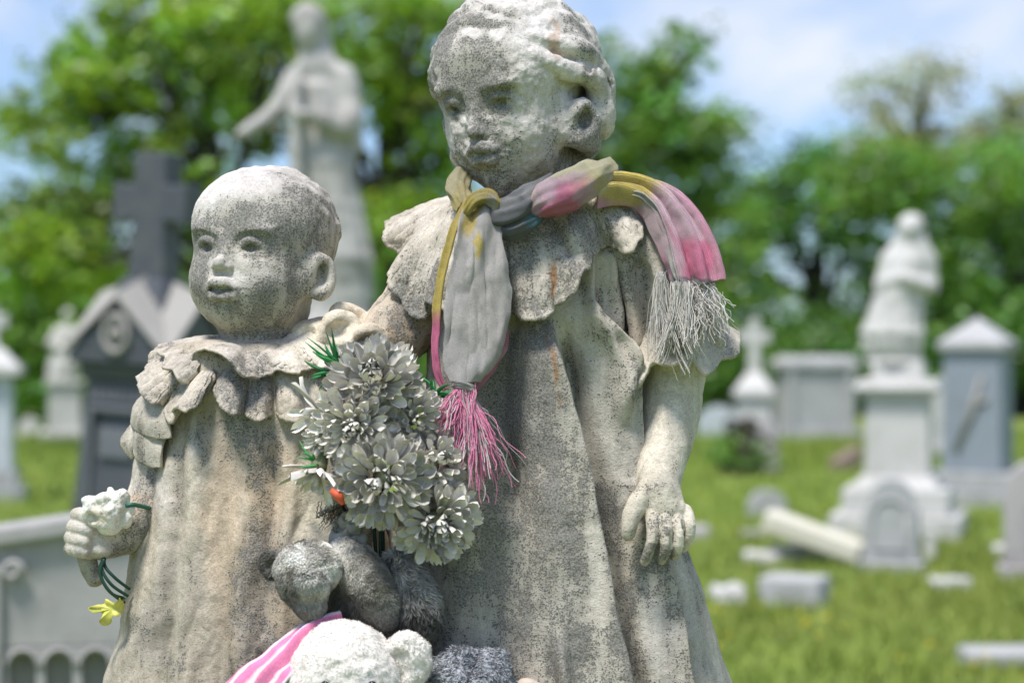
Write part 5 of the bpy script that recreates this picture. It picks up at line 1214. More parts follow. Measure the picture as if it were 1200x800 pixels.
def tree(name, Y, base_px, lobes, kind, n, leaf, seed, label, depth=1.0, group=None):
    """lobes: (x px, y px, rx px, ry px, share) outlines of the foliage masses as they hang in the crown at distance Y"""
    R = np.random.default_rng(seed); k = Y/FPX
    b = at(base_px, 400, Y); root = empty(name, (b.x, Y, ground_z(b.x, Y) if Y < 50 else 0), label=label, cat='tree')
    if group: root['group'] = group
    sh = np.array([l[2]*l[3]*l[4] for l in lobes], float); sh /= sh.sum()
    bag = Bag(); top = at(base_px, min(l[1] for l in lobes), Y)
    # trunk and limbs
    ly = Y; z1 = EYE-(np.mean([l[1] for l in lobes])-400)*k
    tr = [(b.x, ly, -.2), (b.x+.1, ly, z1*.4), (b.x-.1, ly+.1, z1*.8), (b.x, ly, z1*1.15)]
    V, Fc = tube(catmull(tr, 14), np.linspace(.28, .10, 14)*max(1, Y/30)*(.3 if 'thin' in name else 1), 9); bag.add(V, Fc)
    for i, l in enumerate(lobes):
        c = at(l[0], l[1], Y+R.uniform(-1, 1)*depth); s0 = np.array(tr[1])+(np.array(tr[3])-np.array(tr[1]))*R.uniform(0, .8)
        mid = (s0+np.array(c))/2+np.array([0, 0, .4])
        V, Fc = tube(catmull([s0, mid, c], 10), np.linspace(.10, .025, 10)*max(1, Y/30), 6); bag.add(V, Fc)
        for j in range(5):
            e = np.array(c)+R.normal(size=3)*np.array([l[2]*k, depth, l[3]*k])*.5; V, Fc = tube(catmull([mid, (mid+e)/2+R.normal(size=3)*.15, e], 7), np.linspace(.04, .01, 7), 5); bag.add(V, Fc)
    mesh('trunk', bag.V(), bag.f, BARK, root)
    li = R.choice(len(lobes), n, p=sh); Lb = np.array([l[:4] for l in lobes], float)[li]
    # twig clusters on the shell and inside of every lobe
    nc = max(60, n//34); cl = R.choice(len(lobes), nc, p=sh); Lc = np.array([l[:4] for l in lobes], float)[cl]
    d = R.normal(size=(nc, 3)); d /= np.linalg.norm(d, axis=1, keepdims=True); rr = R.uniform(.25, 1.0, nc)**.6
    cx = (Lc[:, 0]-600+d[:, 0]*Lc[:, 2]*rr)*k; cz = EYE-(Lc[:, 1]-400+d[:, 2]*Lc[:, 3]*rr)*k; cy = Y+d[:, 1]*rr*(Lc[:, 2]*k*.9+.2)*depth
    ci = R.integers(0, nc, n); cr = R.uniform(.12, .30, nc)*Y/30
    P = np.stack([cx, cy, cz], 1)[ci]+R.normal(size=(n, 3))*cr[ci][:, None]*np.array([1, 1, .6])
    P[:, 2] = np.maximum(P[:, 2], .1)
    u = R.normal(size=(n, 3)); u[:, 2] *= .6; u /= np.linalg.norm(u, axis=1, keepdims=True); v = np.cross(u, R.normal(size=(n, 3))); v /= np.linalg.norm(v, axis=1, keepdims=True)
    s = leaf*R.uniform(.6, 1.3, n)[:, None]
    VV = np.stack([P-u*s, P+v*s*.55-u*s*.1, P+u*s, P-v*s*.55-u*s*.1], 1).reshape(-1, 3)
    c = (R.uniform(.55, 1.5, nc)[ci]*R.uniform(.75, 1.25, n))[:, None]*np.ones((1, 3)); c[:, 0] *= R.uniform(.8, 1.25, nc)[ci]
    mesh('crown', VV, np.arange(n*4).reshape(-1, 4), LEAFS[kind], root, smooth=False, attrs={'col': np.repeat(c, 4, 0)})
def prop_trees():
    T = tree
    T('maple_tree', 27, 245, [(60, 150, 70, 55, 1), (130, 95, 75, 45, 1), (165, 20, 45, 45, 1), (250, 40, 65, 60, 1.1), (60, 250, 80, 45, .9), (150, 210, 50, 50, .8), (210, 170, 50, 30, .7), (120, 300, 90, 50, .9), (240, 230, 45, 50, .8), (20, 320, 60, 50, .9), (250, 120, 38, 30, .6), (325, 20, 45, 40, .9), (95, 65, 35, 30, .6)], 'bright', 12500, .085, 1, 'spreading bright green tree behind the dark granite cross', 1.2)
    T('maple_tree', 30, 460, [(300, 60, 50, 70, 1), (400, 40, 60, 55, 1), (450, 90, 60, 50, 1), (490, 20, 60, 40, 1.1), (460, 270, 60, 50, 1), (300, 150, 40, 40, .7), (500, 130, 50, 60, 1), (500, 210, 45, 50, .9), (395, 130, 30, 40, .7), (580, 60, 60, 80, .8)], 'bright', 10500, .09, 2, 'leafy green tree behind the tall robed statue', 1.2)
    T('oak_tree', 34, 700, [(640, 250, 60, 90, 1), (740, 150, 70, 60, 1.1), (805, 160, 75, 40, 1.1), (800, 60, 28, 28, .8), (770, 95, 40, 35, .8), (840, 190, 45, 30, 1), (700, 80, 30, 40, .7), (770, 240, 70, 50, 1), (830, 270, 60, 55, 1), (740, 330, 80, 70, 1), (600, 350, 80, 80, 1), (840, 370, 60, 70, 1)], 'mid', 15000, .10, 3, 'dark green oak rising behind the taller girl\'s shoulder', 1.3)
    T('bushy_tree', 36, 60, [(20, 400, 70, 60, 1), (110, 380, 70, 70, 1), (40, 300, 70, 60, .7), (200, 350, 60, 60, 1), (260, 300, 50, 60, 1), (20, 455, 90, 40, 1), (150, 440, 90, 40, 1)], 'mid', 12000, .11, 4, 'low bushy tree beyond the dark granite cross', 1.2)
    T('bushy_tree', 38, 460, [(440, 330, 70, 60, 1.2), (520, 320, 60, 70, 1.2), (400, 420, 90, 60, 1), (280, 420, 80, 60, 1), (520, 420, 90, 60, 1)], 'dark', 9000, .12, 5, 'low dark tree between the two stone girls', 1.2)
    T('line_tree', 44, 960, [(900, 245, 45, 60, 1), (960, 222, 60, 55, 1), (925, 300, 60, 35, .4), (1000, 300, 60, 60, .8), (900, 400, 70, 55, 1), (980, 410, 80, 50, 1), (870, 330, 40, 50, .8)], 'dark', 6200, .12, 6, 'dark round tree behind the small marble cross', 1.3, 'trees closing the cemetery')
    T('line_tree', 42, 1110, [(1050, 218, 60, 55, 1), (1120, 235, 60, 65, 1), (1060, 320, 70, 55, 1), (1130, 350, 70, 60, 1), (1040, 410, 70, 50, 1), (1100, 430, 80, 45, 1), (1010, 220, 50, 45, .9)], 'mid', 7800, .12, 7, 'broad green tree behind the bent robed statue', 1.3, 'trees closing the cemetery')
    T('line_tree', 40, 1210, [(1180, 230, 60, 70, 1), (1190, 320, 60, 60, 1), (1200, 400, 70, 60, 1), (1230, 250, 60, 80, 1)], 'mid', 6500, .12, 8, 'green tree at the right edge behind the square grey monument', 1.3, 'trees closing the cemetery')
    T('thin_tree', 52, 1075, [(1030, 110, 36, 38, .5), (1085, 92, 44, 42, .6), (1060, 150, 45, 30, .5), (1110, 150, 40, 40, .5), (1020, 175, 40, 28, .5), (1100, 190, 50, 30, .6), (1060, 210, 60, 30, .5), (1000, 215, 35, 25, .4)], 'olive', 3000, .10, 9, 'tall thin tree with sparse young leaves above the tree line', 1.0)
    T('thin_tree', 50, 1180, [(1170, 150, 34, 30, .5), (1195, 130, 30, 30, .5), (1180, 180, 40, 30, .6)], 'olive', 1700, .10, 10, 'sparse olive tree top at the right edge', 1.0)
    for i, (x, Y, w_, lab) in enumerate([(-40, 40, 90, 'dark hedge bush at the far left edge'), (110, 41, 90, 'dark hedge bush behind the small white statue'), (310, 43, 90, 'dark hedge bush behind the smaller girl\'s head'), (560, 42, 90, 'dark hedge bush behind the taller girl\'s chest'), (840, 40, 80, 'dark hedge bush right of the taller girl\'s sleeve'), (960, 41, 80, 'dark hedge bush behind the wide grey monument'), (1080, 40, 80, 'dark hedge bush behind the bent robed statue\'s pedestal'), (1210, 41, 80, 'dark hedge bush behind the right edge monument')]):
        T('hedge_bush', Y, x, [(x-w_*.4, 455, w_*.6, 38, 1), (x+w_*.4, 450, w_*.6, 42, 1), (x, 420, w_*.6, 35, 1)], 'dark', 3600, .12, 20+i, lab, 1.0, 'hedge bushes along the far edge')
# ---- carved figures
def robe(K, levels, seed=0, nf=9, depth=.8):
    """levels: (x, z, half width): a stack of rounded cloth rings joined smoothly, with fold ribs"""
    R = np.random.default_rng(seed); lv = np.array(levels)
    for i in range(len(lv)-1):
        a, b = lv[i], lv[i+1]
        K.cap((a[0], 0, a[1]), (b[0], 0, b[1]), a[2]*.85, b[2]*.85, k=.03)
    for j in range(nf):
        u = -0.9+1.8*j/(nf-1)+R.normal()*.05
        pts = [(l[0]+u*l[2]*.95, -math.sqrt(max(0, 1-u*u))*l[2]*.9, l[1]) for l in lv]
        K.chain(pts, lv[:, 2]*.10+.012*R.random(), k=.03)
def prop_tall_statue():
    root = site('tall_robed_statue', 392, 12, 0, label='tall pale statue of a robed woman holding one arm out, behind the smaller girl', cat='statue')
    part_box('base', MARBG, root, .95, .95, 0, .22); part_box('base', MARBG, root, .78, .78, .22, .42); part_box('pedestal', MARB, root, .56, .56, .42, 1.45, taper=.93); part_box('cornice', MARB, root, .66, .66, 1.45, 1.56); part_box('plinth', MARB, root, .50, .46, 1.56, 1.66)
    K = Clay((-.75, -.5, 1.55), (.45, .5, 3.75), .016)
    X = lambda px: (px-392)/194.4; Z = lambda py: 1.5+(400-py)/194.4
    robe(K, [(X(400), 1.62, .20), (X(400), Z(345), .20), (X(394), Z(300), .235), (X(388), Z(240), .20), (X(382), Z(190), .185), (X(376), Z(140), .155), (X(372), Z(100), .13)], 1, 11)
    K.chain([(X(346), .0, Z(88)), (X(370), 0, Z(74)), (X(398), 0, Z(88))], [.065, .10, .075], k=.06)
    K.chain([(X(366), -.01, Z(70)), (X(363), -.03, Z(48))], [.075, .07], k=.03)
    K.ell((X(362), -.06, Z(34)), (.080, .10, .12), k=.02); K.ell((X(361), -.01, Z(20)), (.105, .13, .10), k=.03); K.cap((X(368), .05, Z(28)), (X(374), .05, Z(72)), .08, .09, k=.05); K.ell((X(359), -.13, Z(30)), (.015, .02, .022), k=.01)
    K.chain([(X(344), -.02, Z(90)), (X(328), -.10, Z(125)), (X(306), -.22, Z(148))], [.06, .052, .035], k=.03, n=2); K.chain([(X(303), -.22, Z(148)), (X(292), -.26, Z(158)), (X(285), -.28, Z(160))], [.04, .032, .016], k=.02)
    for q in range(3): K.cap((X(292), -.27+.02*q, Z(157)), (X(282), -.29+.025*q, Z(163)), .012, .008, k=.01)
    K.chain([(X(330), -.10, Z(122)), (X(326), -.10, Z(150))], [.04, .03], k=.03)
    K.chain([(X(403), -.02, Z(86)), (X(412), -.06, Z(130)), (X(404), -.16, Z(150)), (X(376), -.24, Z(140))], [.07, .065, .055, .04], k=.04, n=2)
    K.chain([(X(414), -.04, Z(130)), (X(416), -.04, Z(165)), (X(410), -.06, Z(190))], [.05, .045, .02], k=.04)
    K.chain([(X(352), -.16, Z(80)), (X(350), -.24, Z(130)), (X(352), -.24, Z(200)), (X(362), -.22, Z(280))], [.03, .04, .04, .02], k=.02)
    K.ell((X(364), -.27, Z(136)), (.06, .04, .035), k=.02)
    K.rough(.006, .08, 3, 3)
    clay_part(K, 'figure', MARB2, root)
MARB2 = stone_mat('weathered_pale_stone', (.42, .40, .365), (.56, .54, .49), (.14, .135, .11), sc_=5, amt=.8)
def prop_bent_statue():
    root = site('bent_robed_statue', 1054, 15.8, -16, label='white statue of a bent robed figure on a tall square marble pedestal at right', cat='statue')
    s = 147.7; X = lambda px: (px-1054)/s; Z = lambda py: 1.5+(400-py)/s
    part_box('base', MARB, root, 1.0, 1.0, 0, .20); part_box('base', MARB, root, .82, .82, .20, .40); part_box('base_moulding', MARB, root, .66, .66, .40, .50, taper=.85)
    part_box('shaft', MARB, root, .50, .50, .50, 1.12, taper=.97); part_box('cornice', MARB, root, .58, .58, 1.12, 1.17); part_box('cornice', MARB, root, .66, .66, 1.17, 1.25, taper=.9); part_box('upper_block', MARB, root, .42, .42, 1.25, 1.40, taper=.9)
    K = Clay((-.5, -.4, 1.38), (.5, .4, 2.65), .014)
    robe(K, [(X(1048), Z(418), .20), (X(1046), Z(398), .235), (X(1046), Z(383), .25), (X(1049), Z(362), .215), (X(1053), Z(345), .195), (X(1058), Z(325), .20), (X(1062), Z(300), .165), (X(1066), Z(278), .11)], 2, 9)
    K.ell((X(1048), -.03, Z(424)), (.26, .24, .09), k=.04)
    K.ell((X(1066), -.06, Z(262)), (.085, .10, .10), k=.04); K.ell((X(1068), .0, Z(256)), (.10, .12, .09), k=.03)
    K.chain([(X(1062), 0, Z(270)), (X(1046), -.02, Z(298)), (X(1034), -.06, Z(328))], [.075, .08, .055], k=.05)
    K.chain([(X(1072), .04, Z(268)), (X(1084), .03, Z(298)), (X(1093), 0, Z(332))], [.08, .08, .045], k=.05)
    K.chain([(X(1040), -.12, Z(325)), (X(1062), -.22, Z(318))], [.05, .04], k=.03); K.chain([(X(1088), -.08, Z(328)), (X(1066), -.22, Z(322))], [.05, .04], k=.03)
    K.rough(.006, .07, 3, 6); clay_part(K, 'figure', MARB, root)
def prop_small_statue():
    root = site('small_white_statue', 76, 30, 12, label='distant white statue on a white pedestal left of the dark granite cross', cat='statue')
    s = 77.8; X = lambda px: (px-76)/s; Z = lambda py: 1.5+(400-py)/s
    part_box('base', MARB, root, .72, .72, 0, .16); part_box('pedestal', MARB, root, .5, .5, .16, .85, taper=.94); part_box('cornice', MARB, root, .58, .58, .85, .93)
    K = Clay((-.4, -.4, .85), (.4, .4, 2.2), .02)
    robe(K, [(X(72), Z(450), .22), (X(74), Z(430), .23), (X(76), Z(405), .17), (X(78), Z(390), .17)], 4, 7)
    K.ell((X(80), -.03, Z(369)), (.085, .09, .11), k=.04); K.chain([(X(68), -.02, Z(388)), (X(60), -.1, Z(402)), (X(72), -.2, Z(408))], [.07, .06, .04], k=.04); K.chain([(X(88), -.02, Z(388)), (X(96), -.05, Z(405)), (X(90), -.14, Z(420))], [.07, .06, .04], k=.04)
    K.rough(.006, .08, 3, 6); clay_part(K, 'figure', MARB, root)
def cross_bag(h, w_, t, arm_z, arm_w, shaft0, shaft1, armh):
    """solid latin cross with tapering shaft, drawn as one outline and given thickness t"""
    a0 = arm_z-armh/2; a1 = arm_z+armh/2
    o = [(-shaft0/2, 0), (shaft0/2, 0), (shaft1/2, a0), (w_/2, a0-.01), (w_/2, a1+.01), (shaft1/2, a1), (shaft1*.52, h), (-shaft1*.52, h), (-shaft1/2, a1), (-w_/2, a1+.01), (-w_/2, a0-.01), (-shaft1/2, a0)]
    m = len(o); V = [(x, -t/2, z) for x, z in o]+[(x, t/2, z) for x, z in o]
    return V, [tuple(range(m)), tuple(range(2*m-1, m-1, -1))]+[((i+1) % m, i, i+m, (i+1) % m+m) for i in range(m)]
def prop_dark_cross():
    root = site('granite_cross_monument', 158, 9, -24, 3.2, label='dark grey granite monument topped by a large cross, leaning at left', cat='monument'); root.scale = (.78, .78, .945)
    part_box('base', GRANL, root, 1.05, 1.05, 0, .25); part_box('base', GRAN, root, .86, .86, .25, .45)
    part_box('shaft', GRAN, root, .62, .62, .45, 1.42, taper=.80)
    part_box('shaft_moulding', GRAN, root, .54, .54, 1.42, 1.50, taper=1.08)
    # inset plates and bands on the faces seen
    b = Bag(); 
    for (x0, x1, z0, z1) in ((-.19, -.165, .62, 1.30), (.155, .18, .62, 1.30), (-.165, .155, 1.275, 1.30), (-.165, .155, .62, .645)): b.box(x0, x1, -.305, -.262, z0, z1)
    fin(b, 'panel_frame', GRANL2, root, .004)
    fin(Bag().box(-.12, .11, -.297, -.262, 1.06, 1.20), 'inscription_plate', GRANL2, root, .004)
    # shallow chevron band
    b = Bag()
    for i in range(9): x = -.22+i*.048; b.add([(x, -.268, 1.325), (x+.024, -.268, 1.385), (x+.048, -.268, 1.325), (x, -.240, 1.325), (x+.024, -.240, 1.385), (x+.048, -.240, 1.325)], [(0, 2, 1), (3, 4, 5), (0, 1, 4, 3), (1, 2, 5, 4), (2, 0, 3, 5)])
    b.build('chevron_band', GRANL2, root, keep=True, kind='stuff')
    # gabled cap: a cross roof of two ridges
    w0, z0, z1 = .33, 1.50, 1.80
    V = [(-w0, -w0, z0), (w0, -w0, z0), (w0, w0, z0), (-w0, w0, z0), (-w0, -w0, z0+.06), (w0, -w0, z0+.06), (w0, w0, z0+.06), (-w0, w0, z0+.06)]
    part_box('cap_block', GRAN, root, .66, .66, z0, z0+.06)
    for ang in range(4):
        a = math.radians(90*ang); ca, sa = math.cos(a), math.sin(a)
        rot = lambda P: [(x*ca-y*sa, x*sa+y*ca, z) for x, y, z in P]
        V = rot([(-.30, -.33, z0+.06), (.30, -.33, z0+.06), (0, -.33, z1-.02), (-.30, -.27, z0+.06), (.30, -.27, z0+.06), (0, -.27, z1-.02)])
        fin(Bag().add(V, [(0, 1, 2), (3, 5, 4), (0, 3, 4, 1), (1, 4, 5, 2), (2, 5, 3, 0)]), 'gable', GRAN, root, .005)
        V = rot([(-.36, -.36, z0+.05), (0, -.36, z1+.03), (0, 0, z1+.14), (0.36, -.36, z0+.05), (-.36, -.36, z0+.03), (0, -.36, z1), (0.36, -.36, z0+.03)])
        fin(Bag().add(V, [(0, 4, 5, 1), (1, 5, 6, 3), (0, 1, 2), (1, 3, 2), (0, 2, 3, 6, 5, 4)]), 'roof_slope', GRANL, root, .004)
    ring = [(0.082*math.cos(t), -.345, 1.64+.082*math.sin(t)) for t in np.linspace(0, 2*math.pi, 25)]
    V, Fc = tube(ring, .018, 8, cap=False); o = mesh('rosette', V, Fc, GRANL, root, keep=True)
    V, Fc = tube([(0, -.325, 1.64), (0, -.365, 1.64)], [.045, .03], 10); mesh('rosette_boss', V, Fc, GRANL, root, keep=True)
    part_box('cross_foot', GRAN, root, .40, .36, 1.72, 1.90, taper=.7)
    V, Fc = cross_bag(.74, .50, .17, .50, 0, .27, .215, .17); V = [(x, y, z+1.76) for x, y, z in V]
    fin(Bag().add(V, Fc), 'cross', GRAN, root, .012)
GRANL2 = stone_mat('worn_granite', (.13, .14, .15), (.18, .19, .20), (.1, .1, .1), amt=.3)
def arch_slab(w_, h, t, flat=.6, seg=14, shoulder=0.0):
    """headstone outline with a rounded top"""
    o = [(-w_/2, 0), (w_/2, 0), (w_/2, h*flat)]
    if shoulder: o += [(w_/2-shoulder, h*flat), ]
    r = w_/2-shoulder
    o += [(r*math.cos(a), h*flat+(h*(1-flat))*math.sin(a)) for a in np.linspace(0.12, math.pi-.12, seg)]
    if shoulder: o += [(-w_/2+shoulder, h*flat)]
    o += [(-w_/2, h*flat)]
    m = len(o); V = [(x, -t/2, z) for x, z in o]+[(x, t/2, z) for x, z in o]
    return V, [tuple(range(m)), tuple(range(2*m-1, m-1, -1))]+[((i+1) % m, i, i+m, (i+1) % m+m) for i in range(m)]
def prop_wall_headstone():
    Y = 5.4; k = Y/FPX
    root = site('broad_headstone', 120, Y, 9, label='broad pinkish grey granite family headstone with carved arches at lower left', cat='headstone')
    X = lambda px: (px-120)*k; Z = lambda py: EYE-(py-400)*k
    M = PINKG
    def gable(x0, x1, y0, y1, zb, lift):
        xm = X(215); zt = lambda x: Z(607)+(Z(577)-Z(607))*(1-abs(x-xm)/(xm-X(0)))+lift
        o = [(x0, zb(x0) if callable(zb) else zb), (xm, zb(xm) if callable(zb) else zb), (x1, zb(x1) if callable(zb) else zb), (x1, zt(x1)), (xm, zt(xm)), (x0, zt(x0))]
        V = [(x, y0, z) for x, z in o]+[(x, y1, z) for x, z in o]
        return Bag().add(V, [(0, 1, 4, 5), (1, 2, 3, 4), (6, 11, 10, 7), (7, 10, 9, 8)]+[((i+1) % 6, i, i+6, (i+1) % 6+6) for i in range(6)])
    top = lambda dz: (lambda x: Z(607)+(Z(577)-Z(607))*(1-abs(x-X(215))/(X(215)-X(0)))+dz)
    fin(gable(-.72, .62, -.05, .05, Z(744), -.05), 'slab', M, root, .004)
    fin(Bag().box(-.72, .62, .012, .05, .02, Z(744)-.001), 'recessed_wall', M, root, 0)
    fin(Bag().box(-.78, .68, -.13, .22, -.02, .10), 'base', M, root, .01)
    fin(gable(-.74, .64, -.085, .055, top(-.049), .004), 'coping', M, root, .012)
    for x0, x1 in ((-.72, X(8)), (X(232), .62)):
        fin(Bag().box(x0, x1, -.075, -.051, .12, Z(650)), 'side_pilaster', M, root, .006)
    # scrolls under the frieze
    for sx, xx in ((1, X(20)), (-1, X(216))):
        pts = [(xx+sx*.028*math.cos(t)*(1-.09*t), -.075, Z(655)+.028*math.sin(t)*(1-.09*t)) for t in np.linspace(0, 8, 40)]
        V, Fc = tube(pts, .009, 6); mesh('scroll', V, Fc, M, root, keep=True)
    # arcade: a row of arched niches cut between little piers
    z_top = Z(744)-.0015; z_spring = Z(768); zb = .14
    for i in range(5):
        cx = X(10)+(X(216)-X(10))*(i+.5)/5; r = .036
        V = []; seg = 12; x0 = cx-.0515; x1 = cx+.0515
        x0 = cx-(X(216)-X(10))/10; x1 = cx+(X(216)-X(10))/10
        hw = (x1-x0)/2
        arc = [(cx-r*math.cos(t), z_spring+r*1.15*math.sin(t)) for t in np.linspace(0, math.pi, seg)]
        out_ = [(x0, zb)]+[(x0, z_spring)]+[(x0+(x1-x0)*j/(seg-1), z_top) for j in range(seg)]+[(x1, z_spring), (x1, zb)]
        inn = [(cx-r, zb)]+[(cx-r, z_spring-.001)]+arc+[(cx+r, z_spring-.001), (cx+r, zb)]
        m = len(out_); yy = -.056
        V = [(x, yy, z) for x, z in out_]+[(x, yy, z) for x, z in inn]+[(x, .012, z) for x, z in inn]+[(x, .012, z) for x, z in out_]
        F_ = [(j, j+1, m+j+1, m+j) for j in range(m-1)]+[(m+j, m+j+1, 2*m+j+1, 2*m+j) for j in range(m-1)]+[(3*m+j+1, j+1, j, 3*m+j) for j in range(m-1)]
        F_ = [tuple(reversed(f)) for f in F_]
        mesh('arch', V, F_, M, root, keep=True, smooth=False)
        ring = [(cx-(r+.006)*math.cos(t), -.058, z_spring+(r+.006)*1.15*math.sin(t)) for t in np.linspace(0, math.pi, 14)]
        V, Fc = tube(ring, .006, 6); mesh('arch_moulding', V, Fc, M, root, keep=True)
PINKG = stone_mat('pink_grey_granite', (.36, .345, .325), (.47, .45, .425), (.22, .20, .19), sc_=12, amt=.35)
def prop_right_monument():
    root = site('square_grey_monument', 1146, 18.9, -26, label='square blue grey granite monument with a pale peaked cap at the right', cat='monument')
    part_box('base', MARBG, root, .88, .88, 0, .17); part_box('base', MARBG, root, .74, .74, .17, .34); part_box('shaft', BLUEG, root, .56, .56, .34, 1.48, taper=.96); part_box('cap', MARBG, root, .64, .64, 1.48, 1.56)
    V = [(-.31, -.31, 1.56), (.31, -.31, 1.56), (.31, .31, 1.56), (-.31, .31, 1.56), (0, 0, 1.80)]
    fin(Bag().add(V, [(3, 2, 1, 0), (0, 1, 4), (1, 2, 4), (2, 3, 4), (3, 0, 4)]), 'peak', MARBG, root, .01)
    b = Bag(); pts = [(-.14, -.285, .55), (.02, -.29, .95), (.10, -.285, 1.25)]; V, Fc = tube(pts, [.03, .035, .02], 6); b.add(V, Fc); V, Fc = tube([(-.02, -.285, .98), (.16, -.285, 1.02)], .025, 6); b.add(V, Fc)
    b.build('carved_branch', GRANL, root, keep=True, smooth=True)
def prop_small_cross():
    root = site('small_cross_monument', 884, 24, -10, label='white marble cross on a brown grey block, right of the taller girl', cat='monument')
    part_box('block', MARBB, root, .60, .5, 0, .64, taper=.9); part_box('plinth', MARB, root, .40, .40, .64, .90); part_box('step', MARB, root, .50, .50, .90, 1.0); part_box('sloped_step', MARB, root, .46, .46, 1.0, 1.2, taper=.42)
    V, Fc = cross_bag(.66, .40, .11, .44, 0, .16, .12, .13); fin(Bag().add([(x, y, z+1.19) for x, y, z in V], Fc), 'cross', MARB, root)
MARBB = stone_mat('brown_grey_marble', (.40, .37, .355), (.50, .465, .45), amt=.45)
def prop_left_monument():
    root = site('left_marble_monument', -10, 18.9, 10, label='pale marble monument with a small cross cut by the left edge', cat='monument')
    part_box('base', MARBG, root, .62, .62, 0, .15); part_box('base', MARBG, root, .50, .50, .15, .30); part_box('shaft', BLUEW, root, .40, .40, .30, 1.20, taper=.95); part_box('cornice', MARB, root, .58, .58, 1.20, 1.28); part_box('sloped_cap', MARB, root, .54, .54, 1.28, 1.46, taper=.4)
    V, Fc = cross_bag(.40, .30, .10, .26, 0, .14, .12, .12); fin(Bag().add([(x, y, z+1.45) for x, y, z in V], Fc), 'cross', MARB, root)
BLUEW = stone_mat('cool_white_marble', (.50, .53, .56), (.62, .65, .67), (.35, .36, .36), amt=.4)
def prop_wide_block():
    root = site('wide_tomb', 954, 31.8, 8, label='wide low grey stone tomb under the trees', cat='tomb')
    part_box('base', MARBG, root, 1.4, .9, 0, .14); part_box('body', MARBG, root, 1.15, .7, .14, 1.12); part_box('cornice', MARBG, root, 1.3, .84, 1.12, 1.22); part_box('roof', MARBG, root, 1.24, .8, 1.22, 1.32, taper=.8)
    for x in (-.48, .48): part_box('pilaster', MARBG, root, .12, .06, .14, 1.12, cx=x, cy=-.37)
def prop_headstones():
    def slab(name, px, Y, w_, h, t, mat, rz, label, flat=.65, base=True, lean=0, cat='headstone', shoulder=0):
        root = site(name, px, Y, rz, lean, label=label, cat=cat)
        b0 = 0
        if base: part_box('base', mat, root, w_*1.22, t*2.0, 0, h*.13, bev=.008); b0 = h*.13
        V, Fc = arch_slab(w_, h-b0, t, flat, shoulder=shoulder); fin(Bag().add([(x, y, z+b0) for x, y, z in V], Fc), 'slab', mat, root, .01)
        return root
    r = slab('headstone', 1045, 13.2, .36, .63, .15, MARBG, -18, 'arched pale grey headstone standing in front of the bent statue\'s pedestal', .62, shoulder=.03)
    ring = [(.11*math.cos(t), -.08, .38+.11*math.sin(t)) for t in np.linspace(0, math.pi, 12)]+[(-.11, -.08, .16), (.11, -.08, .16), (.11, -.08, .38)]
    V, Fc = tube(ring, .012, 6); mesh('carved_frame', V, Fc, MARBG, r, keep=True)
    slab('headstone', 899, 17.5, .34, .26, .10, MARBG, 5, 'small low round grey headstone in the open grass', .45, base=False)
    slab('headstone', 843, 32, .70, .52, .16, BLUEW, 0, 'low rounded white headstone beside the taller girl\'s arm', .4, base=False)
    slab('headstone', 1206, 12.7, .32, .76, .14, MARBB, -12, 'weathered arched headstone cut by the right edge', .6)
    slab('headstone', 1108, 27, .36, 1.10, .14, MARB, 0, 'upright white headstone between the bent statue and the square monument', .8)
    slab('headstone', 34, 30.5, .32, .34, .10, MARB, 0, 'little white headstone at the foot of the small white statue', .5, base=False)
    def rock(name, px, Y, w_, d_, h, mat, rz, label, seed, cat='stone', tilt=0, flat=True):
        root_loc = at(px, 400, Y)
        K = Clay((-w_, -d_, -.06), (w_, d_, h*1.6+.05), max(w_, d_, h)/26)
        def fn(Xx, Yy, Zz):
            zz = Zz-tilt*Xx
            q = np.stack(np.broadcast_arrays(np.abs(Xx)-w_/2, np.abs(Yy)-d_/2, np.abs(zz-h/2)-h/2), -1); rr = min(w_, d_, h)*(.12 if flat else .35); q = q+rr
            return np.linalg.norm(np.maximum(q, 0), axis=-1)+np.minimum(q.max(-1), 0)-rr
        K._op(np.array([-w_, -d_, -.05]), np.array([w_, d_, h*1.6]), fn, 0, 'add'); K.rough(h*.05 if flat else h*.14, w_*.5, 3, seed)
        V, Q = K.extract(); o = mesh(name, V, Q, mat, None, keep=True, label=label, cat=cat)
        o.location = (root_loc.x, Y, ground_z(root_loc.x, Y)-.02); o.rotation_euler[2] = math.radians(rz); return o
    rock('fallen_block', 931, 11.3, .36, .22, .19, MARBG, -28, 'squared grey stone block with a pale top lying in the grass', 1)
    rock('marble_fragment', 852, 11.4, .19, .16, .13, MARB, 20, 'small white broken stone left of the grey block', 2, flat=False)
    rock('marble_fragment', 893, 13.6, .26, .18, .10, MARB, 0, 'white rounded fragment at the foot of the fallen pillar', 3, flat=False)
    rock('marble_fragment', 1112, 12.2, .26, .16, .08, MARB, 0, 'flat white stone in the grass right of the arched headstone', 4, flat=False)
    rock('grave_slab', 1180, 9.2, .42, .24, .10, MARBG, 6, 'low grey slab in the grass at the lower right corner', 5)
    rock('grave_slab', 814, 15.5, .22, .22, .11, MARBB, 0, 'low brownish slab beside the taller girl\'s skirt', 6)
    rock('grave_slab', 884, 15.6, .20, .2, .07, GRANL, 0, 'low dark slab behind the fallen pillar', 7)
    rock('broken_wedge', 990, 24, .36, .25, .24, BROWN, 20, 'tilted brown broken stone in front of the wide tomb', 8, tilt=.5)
    rock('fallen_block', 945, 13.7, .46, .26, .13, GRANL, 14, 'grey block under the fallen pillar', 9)
    rock('marble_fragment', 1178, 14.3, .18, .14, .08, MARB, 0, 'pale low stone just left of the right edge headstone', 10, flat=False)
    rock('marble_fragment', 1090, 13.9, .07, .07, .22, MARB, 0, 'small white marker post at the corner of the bent statue\'s base', 11)
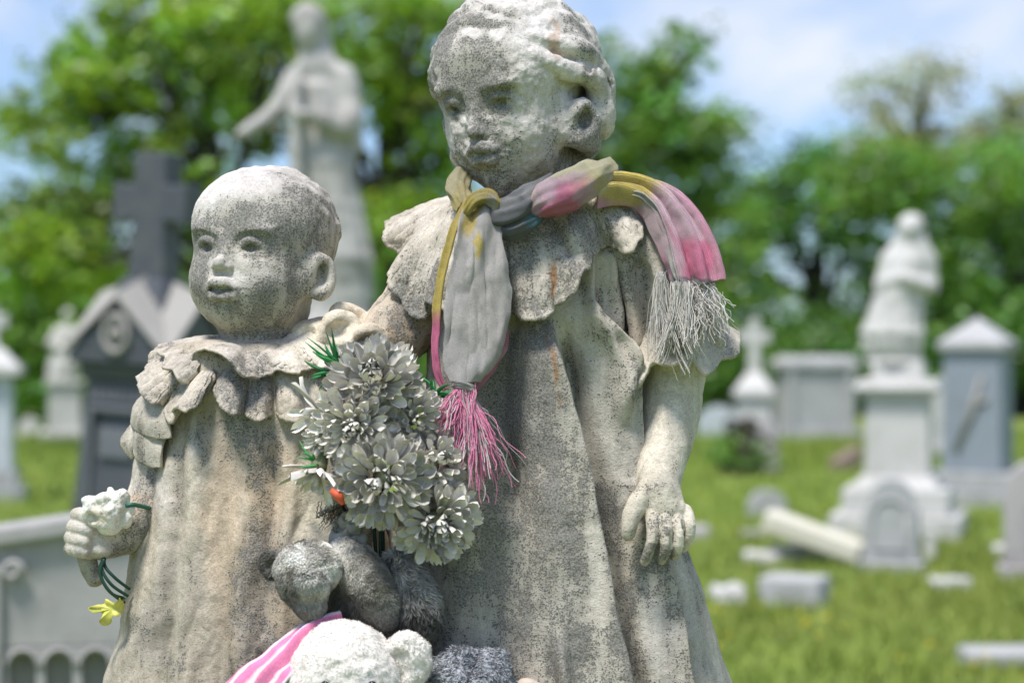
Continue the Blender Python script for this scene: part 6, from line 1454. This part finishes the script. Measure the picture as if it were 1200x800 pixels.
    # the fallen pillar, resting on the grey block and in the grass
    b = at(953, 400, 13.5); a = np.array([at(902, 0, 13.5).x, 13.6, .285]); e = np.array([at(1004, 0, 13.5).x, 13.3, .085])
    d = e-a; Ln = np.linalg.norm(d); d /= Ln; s = np.cross(d, [0, 0, 1]); s /= np.linalg.norm(s); u = np.cross(s, d)
    V = []; 
    for t, q in ((0, 1), (.06, 1.08), (.94, 1.04), (1, .95)):
        for j in range(8): an = j*math.pi/4+math.pi/8; pw = lambda v: math.copysign(abs(v)**.45, v); V.append(a+d*Ln*t+(s*pw(math.cos(an))*.10+u*pw(math.sin(an))*.075)*q)
    Fc = [(i*8+j, i*8+(j+1) % 8, (i+1)*8+(j+1) % 8, (i+1)*8+j) for i in range(3) for j in range(8)]+[tuple(range(8))[::-1], tuple(range(24, 32))]
    mesh('fallen_pillar', V, Fc, CREAMST, None, smooth=False, label='cream white fallen pillar lying tilted across a grey block', cat='pillar')
    # bush at the foot of the brown block
    tree('small_bush', 23.4, 864, [(860, 530, 13, 15, 1), (872, 540, 10, 8, 1)], 'mid', 1500, .04, 60, 'small green bush at the foot of the small marble cross', .3)
CREAMST = stone_mat('cream_marble', (.60, .56, .44), (.68, .65, .54), (.5, .45, .32), amt=.4)
def prop_pedestal():
    z = px2w([(450, 962, 10)])[0]
    root = empty('statue_pedestal', (z[0], z[1]+.01, 0), label='square granite pedestal carrying the two stone girls', cat='pedestal')
    part_box('base', GRANL, root, 1.0, .78, -.02, .22); part_box('shaft', GRANL, root, .82, .60, .22, z[2]-.10, taper=.96); part_box('top_slab', GRANL, root, .94, .72, z[2]-.10, z[2]-.001)

build_statue()
for _f in [prop_pedestal, prop_ground, prop_trees, prop_tall_statue, prop_bent_statue, prop_small_statue, prop_dark_cross, prop_wall_headstone, prop_right_monument, prop_small_cross, prop_left_monument, prop_wide_block, prop_headstones, prop_scarf, prop_bouquet, prop_dark_bear, prop_white_bear, prop_striped_cloth, prop_knit_hat, prop_hand_stems]: _f()
